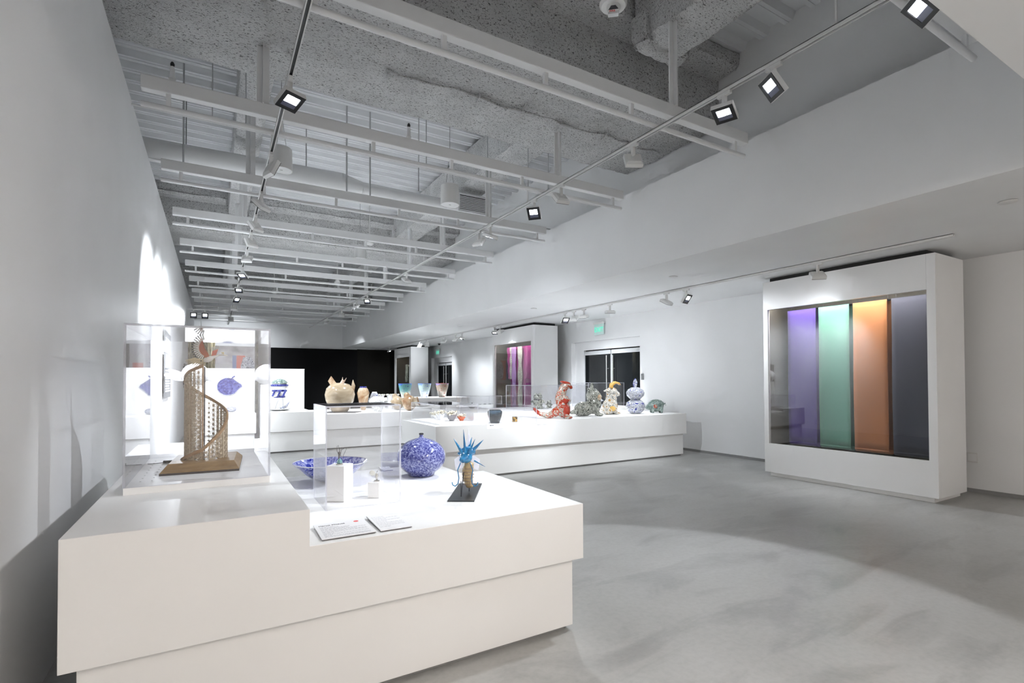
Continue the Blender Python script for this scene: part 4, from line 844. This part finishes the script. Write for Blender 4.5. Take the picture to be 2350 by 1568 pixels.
# ------------------------------------------------------------------ three painted bowls on the far plinth
for nm, x, m in (('teal and blue painted glass bowl', 5.00, 'bowl_teal'), ('pale blue floral painted glass bowl', 5.62, 'bowl_pale'), ('sepia and red painted glass bowl', 6.20, 'bowl_sepia')):
    t = thing('painted_bowl', nm + ' on the far plinth', 'bowl', (x, 15.0, .945), group='painted glass bowls')
    obj('bowl_wall', B().lathe([(0, 0), (.09, 0), (.10, .01), (.15, .16), (.19, .32), (.205, .43), (.199, .43), (.18, .30), (.14, .15), (.08, .02), (0, .02)], 40), m, t, smooth=60)
    obj('rim', B().tube([(.202*math.cos(R(a)), .202*math.sin(R(a)), .431) for a in range(0, 360, 10)], .004, 6, closed=True), 'blue_plate' if m != 'bowl_sepia' else 'orange_red', t, smooth=80)

# ------------------------------------------------------------------ on the plinth before the black wall
t = thing('winged_jar', 'round cream glazed jar with wing handles and a twig finial', 'jar', (2.44, 11.85, .755), rot=(0, 0, AX))
obj('jar_body', B().lathe([(0, .012), (.16, .012), (.20, .06), (.30, .26), (.325, .40), (.29, .54), (.20, .63), (.10, .66), (0, .665)], 48), 'cream_glaze', t, smooth=60)
obj('wing_handle', B().hexa([(-.06, .0, .62), (-.20, .02, .57), (-.29, .04, .70), (-.22, .04, .82), (-.06, .04, .62), (-.20, .06, .57), (-.29, .08, .70), (-.22, .08, .82)]), 'cream_bird', t, bevel=.015)
obj('wing_handle', B().hexa([(.22, 0, .48), (.30, .02, .42), (.33, .02, .60), (.28, .02, .74), (.22, .04, .48), (.30, .06, .42), (.33, .06, .60), (.28, .06, .74)]), 'cream_bird', t, bevel=.015)
tw = B().tube([(.05, -.10, .52), (.06, -.08, .62), (.08, -.04, .72)], [.05, .055, .03], 10).tube([(.07, -.04, .68), (.07, -.03, .80)], [.022, .008], 8).tube([(.09, -.04, .66), (.16, -.03, .78)], [.022, .008], 8).tube([(.04, -.09, .60), (-.02, -.16, .48)], [.04, .025], 8)
blob('twig_finial', tw, 'brown_glaze', t, voxel=.012, smooth_it=2)
obj('tray', B().box(-.30, .42, -.22, .22, 0, .012), 'panel_dark', t)
def shell_jar(label, x, y, m, h, w, rim):
    t = thing('sliced_vessel', label, 'vessel', (x, y, .755), rot=(0, 0, AX))
    obj('shell', B().lathe([(0, 0), (.35*w, 0), (.7*w, .35*h), (1.0*w, .75*h), (.75*w, .93*h), (.5*w, h), (.45*w, h), (.7*w, .75*h), (.3*w, .05*h), (0, .05*h)], 28, sx=1, sy=.7), m, t, smooth=60)
    obj('mouth_ring', B().lathe([(.48*w, .92*h), (.60*w, .95*h), (.52*w, 1.04*h), (.42*w, 1.04*h)], 28, sx=1, sy=.7), rim, t, smooth=60)
shell_jar('cream sliced vessel with a blue rim beside the winged jar', 3.12, 12.5, 'cream_bird', .55, .15, 'blue_plate'); shell_jar('low white vessel with blue marks behind the clear covers', 3.42, 12.6, 'blue_white', .42, .11, 'white_porcelain'); shell_jar('wide clear glass jar on the lower step of the far plinth', 3.22, 11.55, 'clear_jar', .34, .22, 'white_porcelain')
for i, (x, y) in enumerate(((3.62, 12.7), (3.85, 12.75), (4.02, 12.8))):
    t = thing('white_cup', 'small white ceramic cup with rough rim, %s past the sliced vessels' % ORD[i], 'cup', (x, y, .755), group='small white ceramic cups'); obj('cup', B().lathe([(0, 0), (.05, 0), (.07, .10), (.065, .30), (.09, .36), (.07, .36), (.05, .28), (0, .06)], 20), 'white_porcelain', t, smooth=60)
    bd_ = B()
    for k in range(7): bd_.ell((.08*math.cos(k*.9), .08*math.sin(k*.9), .355), .022, seg=8, rings=6)
    o = obj('rim_lumps', bd_, 'lace', t, smooth=80)
def round_bird(label, x, y, s, m):
    t = thing('ceramic_bird', label, 'figurine', (x, y, .755), rot=(0, 0, AX))
    b = B().ell((0, 0, .17*s), (.155*s, .14*s, .17*s)).ell((-.06*s, 0, .33*s), (.07*s, .06*s, .07*s)).cap((-.10*s, 0, .22*s), (-.15*s, -.03*s, .21*s), .03*s, .02*s)
    blob('body', b, m, t, voxel=.011, smooth_it=2)
    for q in (-1, 1): obj('wing_fold', B().hexa([(.08*s, q*.10*s, .28*s), (.15*s, q*.08*s, .12*s), (.22*s, q*.06*s, .10*s), (.17*s, q*.07*s, .30*s), (.08*s, q*.12*s, .28*s), (.15*s, q*.11*s, .12*s), (.22*s, q*.09*s, .10*s), (.17*s, q*.10*s, .30*s)]), m, t, bevel=.01)
round_bird('round tan and cream ceramic bird with folded wings', 3.98, 11.62, 1.08, 'cream_bird'); round_bird('round pale cream ceramic bird behind the tan one', 3.84, 12.1, 1.0, 'cream_glaze')
# blue plate, spoon-like vessel and ribboned sculpture by the backing panel
t = thing('blue_plate', 'blue glazed plate with a pointed lip hung on the white panel', 'plate', (.25, 12.385, 1.35), rot=(R(90), 0, 0))
pts = [(.20*math.cos(R(a)), .185*math.sin(R(a))) for a in range(40, 330, 10)] + [(.20, -.06), (.27, 0), (.25, .05), (.18, .10)]
obj('dish', B().prism(pts, -.012, .012), 'blue_plate', t, bevel=.01); obj('rim', B().tube([(p[0], p[1], .014) for p in pts], .007, 6, closed=True), 'blue_white', t, smooth=80); obj('loop', B().tube([(.07, .16, .01), (.09, .20, .01), (.13, .225, .01)], .012, 6), 'blue_plate', t); obj('wall_peg', B().tube([(0, 0, -.06), (0, 0, 0)], .02, 8), 'steel', t)
t = thing('blue_ladle', 'small blue and white ceramic ladle before the white panel', 'ladle', (.26, 12.05, .825)); obj('bowl', B().ell((.05, 0, .06), (.10, .07, .06)), 'blue_white', t, smooth=80); obj('handle', B().tube([(-.03, 0, .07), (-.20, 0, .08)], [.014, .01], 8), 'blue_plate', t, smooth=80)
t = thing('ribbon_sculpture', 'tall blue and white ribboned ceramic sculpture on a dish', 'sculpture', (1.22, 12.08, .825), rot=(0, 0, R(-15)))
b = B().ell((0, 0, .50), (.17, .13, .16)).ell((-.02, 0, .34), (.11, .10, .12)).cap((.08, 0, .55), (.15, .02, .66), .05, .025).cap((-.06, 0, .26), (-.10, 0, .06), .05, .03).cap((.03, 0, .26), (.06, 0, .06), .05, .03); blob('body', b, 'white_porcelain', t, voxel=.012, smooth_it=2)
obj('crown_glaze', B().lathe([(.155, .585), (.14, .63), (.10, .665), (.04, .685), (0, .69)], 28, sx=1.08, sy=.86), 'celadon', t, smooth=60)
for z, rr in ((.545, .183), (.43, .155), (.30, .118)): obj('ribbon', B().lathe([(rr*.96, z-.022), (rr, z-.018), (rr, z+.018), (rr*.96, z+.022)], 32, sx=1, sy=.82), 'blue_plate', t, smooth=60)
for x in (-.09, .02, .12): obj('ribbon', B().obox((x, -.125, .38), (.018, 0, -.008), (0, .008, 0), (.03, 0, .07)), 'blue_plate', t, bevel=.006)
obj('dish', B().lathe([(0, .0), (.12, 0), (.24, .035), (.235, .042), (.11, .012), (0, .012)], 32), 'white_porcelain', t, smooth=60); obj('leaf', B().tube([(.03, -.05, .03), (.14, -.04, .09), (.21, -.02, .19)], [.03, .026, .004], 8), 'blue_white', t, smooth=80)
# white sculpture behind the tower
t = thing('slim_pedestal', 'slim white pedestal on the low platform behind the tower', 'pedestal', (-.28, 9.65, .40)); obj('shaft', B().box(-.12, .12, -.12, .12, .0, .98), 'plinth_white', t, bevel=.003); obj('cap', B().box(-.125, .125, -.125, .125, .981, 1.0), 'plinth_white', t)
t = thing('petal_sculpture', 'glossy white egg-shaped sculpture with petal fins behind the tower', 'sculpture', (-.26, 9.62, 1.40), rot=(0, 0, R(-5)))
b = B().ell((.0, 0, .17), (.20, .17, .18)).cap((.12, 0, .14), (.24, 0, .08), .06, .03); blob('body', b, 'white_porcelain', t, voxel=.012, smooth_it=2)
obj('petal_fin', B().ell((-.27, 0, .13), (.16, .03, .055), (0, R(14), 0)), 'white_porcelain', t, smooth=80); obj('petal_fin', B().ell((-.25, 0, .19), (.14, .025, .04), (0, R(22), 0)), 'white_porcelain', t, smooth=80); obj('foot', B().lathe([(0, 0), (.07, 0), (.05, .03), (0, .03)], 20), 'white_porcelain', t)
for lab, y0, y1, z0, z1, big in (('grey wall text panel with pale lines by the bright wall wash', 9.72, 10.95, 1.19, 1.93, 1), ('small dark wall text panel farther along the gallery wall', 15.9, 17.3, 1.3, 1.94, 0)):
    t = thing('text_panel', lab, 'sign', (XL, (y0+y1)/2, z0)); w_ = (y1-y0)/2
    obj('board', B().box(.02, .035, -w_, w_, 0, z1-z0), 'panel_grey' if big else 'panel_dark', t, bevel=.002); obj('standoff', B().box(0, .02, -w_+.1, w_-.1, .08, z1-z0-.08), 'panel_dark', t); obj('heading_band', B().box(.035, .0365, -w_+.01, w_-.01, (z1-z0)*.66, z1-z0-.01), 'reveal_grey', t)
    pb = B()
    for k in range(9): pb.box(.035, .037, -w_+.12, w_-.12-.1*(k % 3), .10+k*.042, .122+k*.042)
    if big: pb.box(.0365, .038, w_-.5, w_-.3, .60, .66)
    o = obj('small_print', pb, 'card_white', t); o['kind'] = 'stuff'
# gold curtain and photo mural at the far end
t = thing('gold_curtain', 'shimmering gold thread curtain at the far end of the gallery', 'curtain', (-.35, 18.0, .02))
for k in range(7): obj('thread_strip', B().grid(lambda u, v, k=k: (-.33+.10*k+.10*u, .03*math.sin(u*6.28+k), 3.1*v), 5, 30), 'gold_curtain', t, smooth=80, solid=.004)
obj('curtain_rail', B().tube([(-.36, 0, 3.1), (.42, 0, 3.1)], .02, 8).tube([(.0, 0, 3.1), (.0, 0, 3.78-.02+.2)], .01, 6), 'beam_white', t)
t = thing('photo_mural', 'wide grey and red photo mural hung on the far wall', 'mural', (.9, 24.2, .6))
obj('backing', B().box(-1.12, 1.15, 0, .08, 0, 2.34), 'mural_a', t); obj('red_field', B().box(-.10, .22, -.01, -.002, .9, 1.95), 'mural_red', t); obj('blue_field', B().box(-.25, -.101, -.01, -.002, .9, 1.95), 'mural_blue', t); obj('rock_field', B().prism([(.10, .95), (.55, .95), (.62, 1.5), (.45, 1.9), (.15, 1.88), (.05, 1.5)], -.02, -.011, 'y'), 'mural_rock', t); obj('grey_field', B().box(-1.1, -.26, -.01, -.002, .9, 1.6), 'mural_grey', t); obj('red_block', B().box(.72, 1.05, -.02, -.011, 1.2, 1.6), 'mural_red', t); obj('pale_field', B().box(.6, 1.14, -.01, -.002, .9, 1.95), 'mural_grey', t)
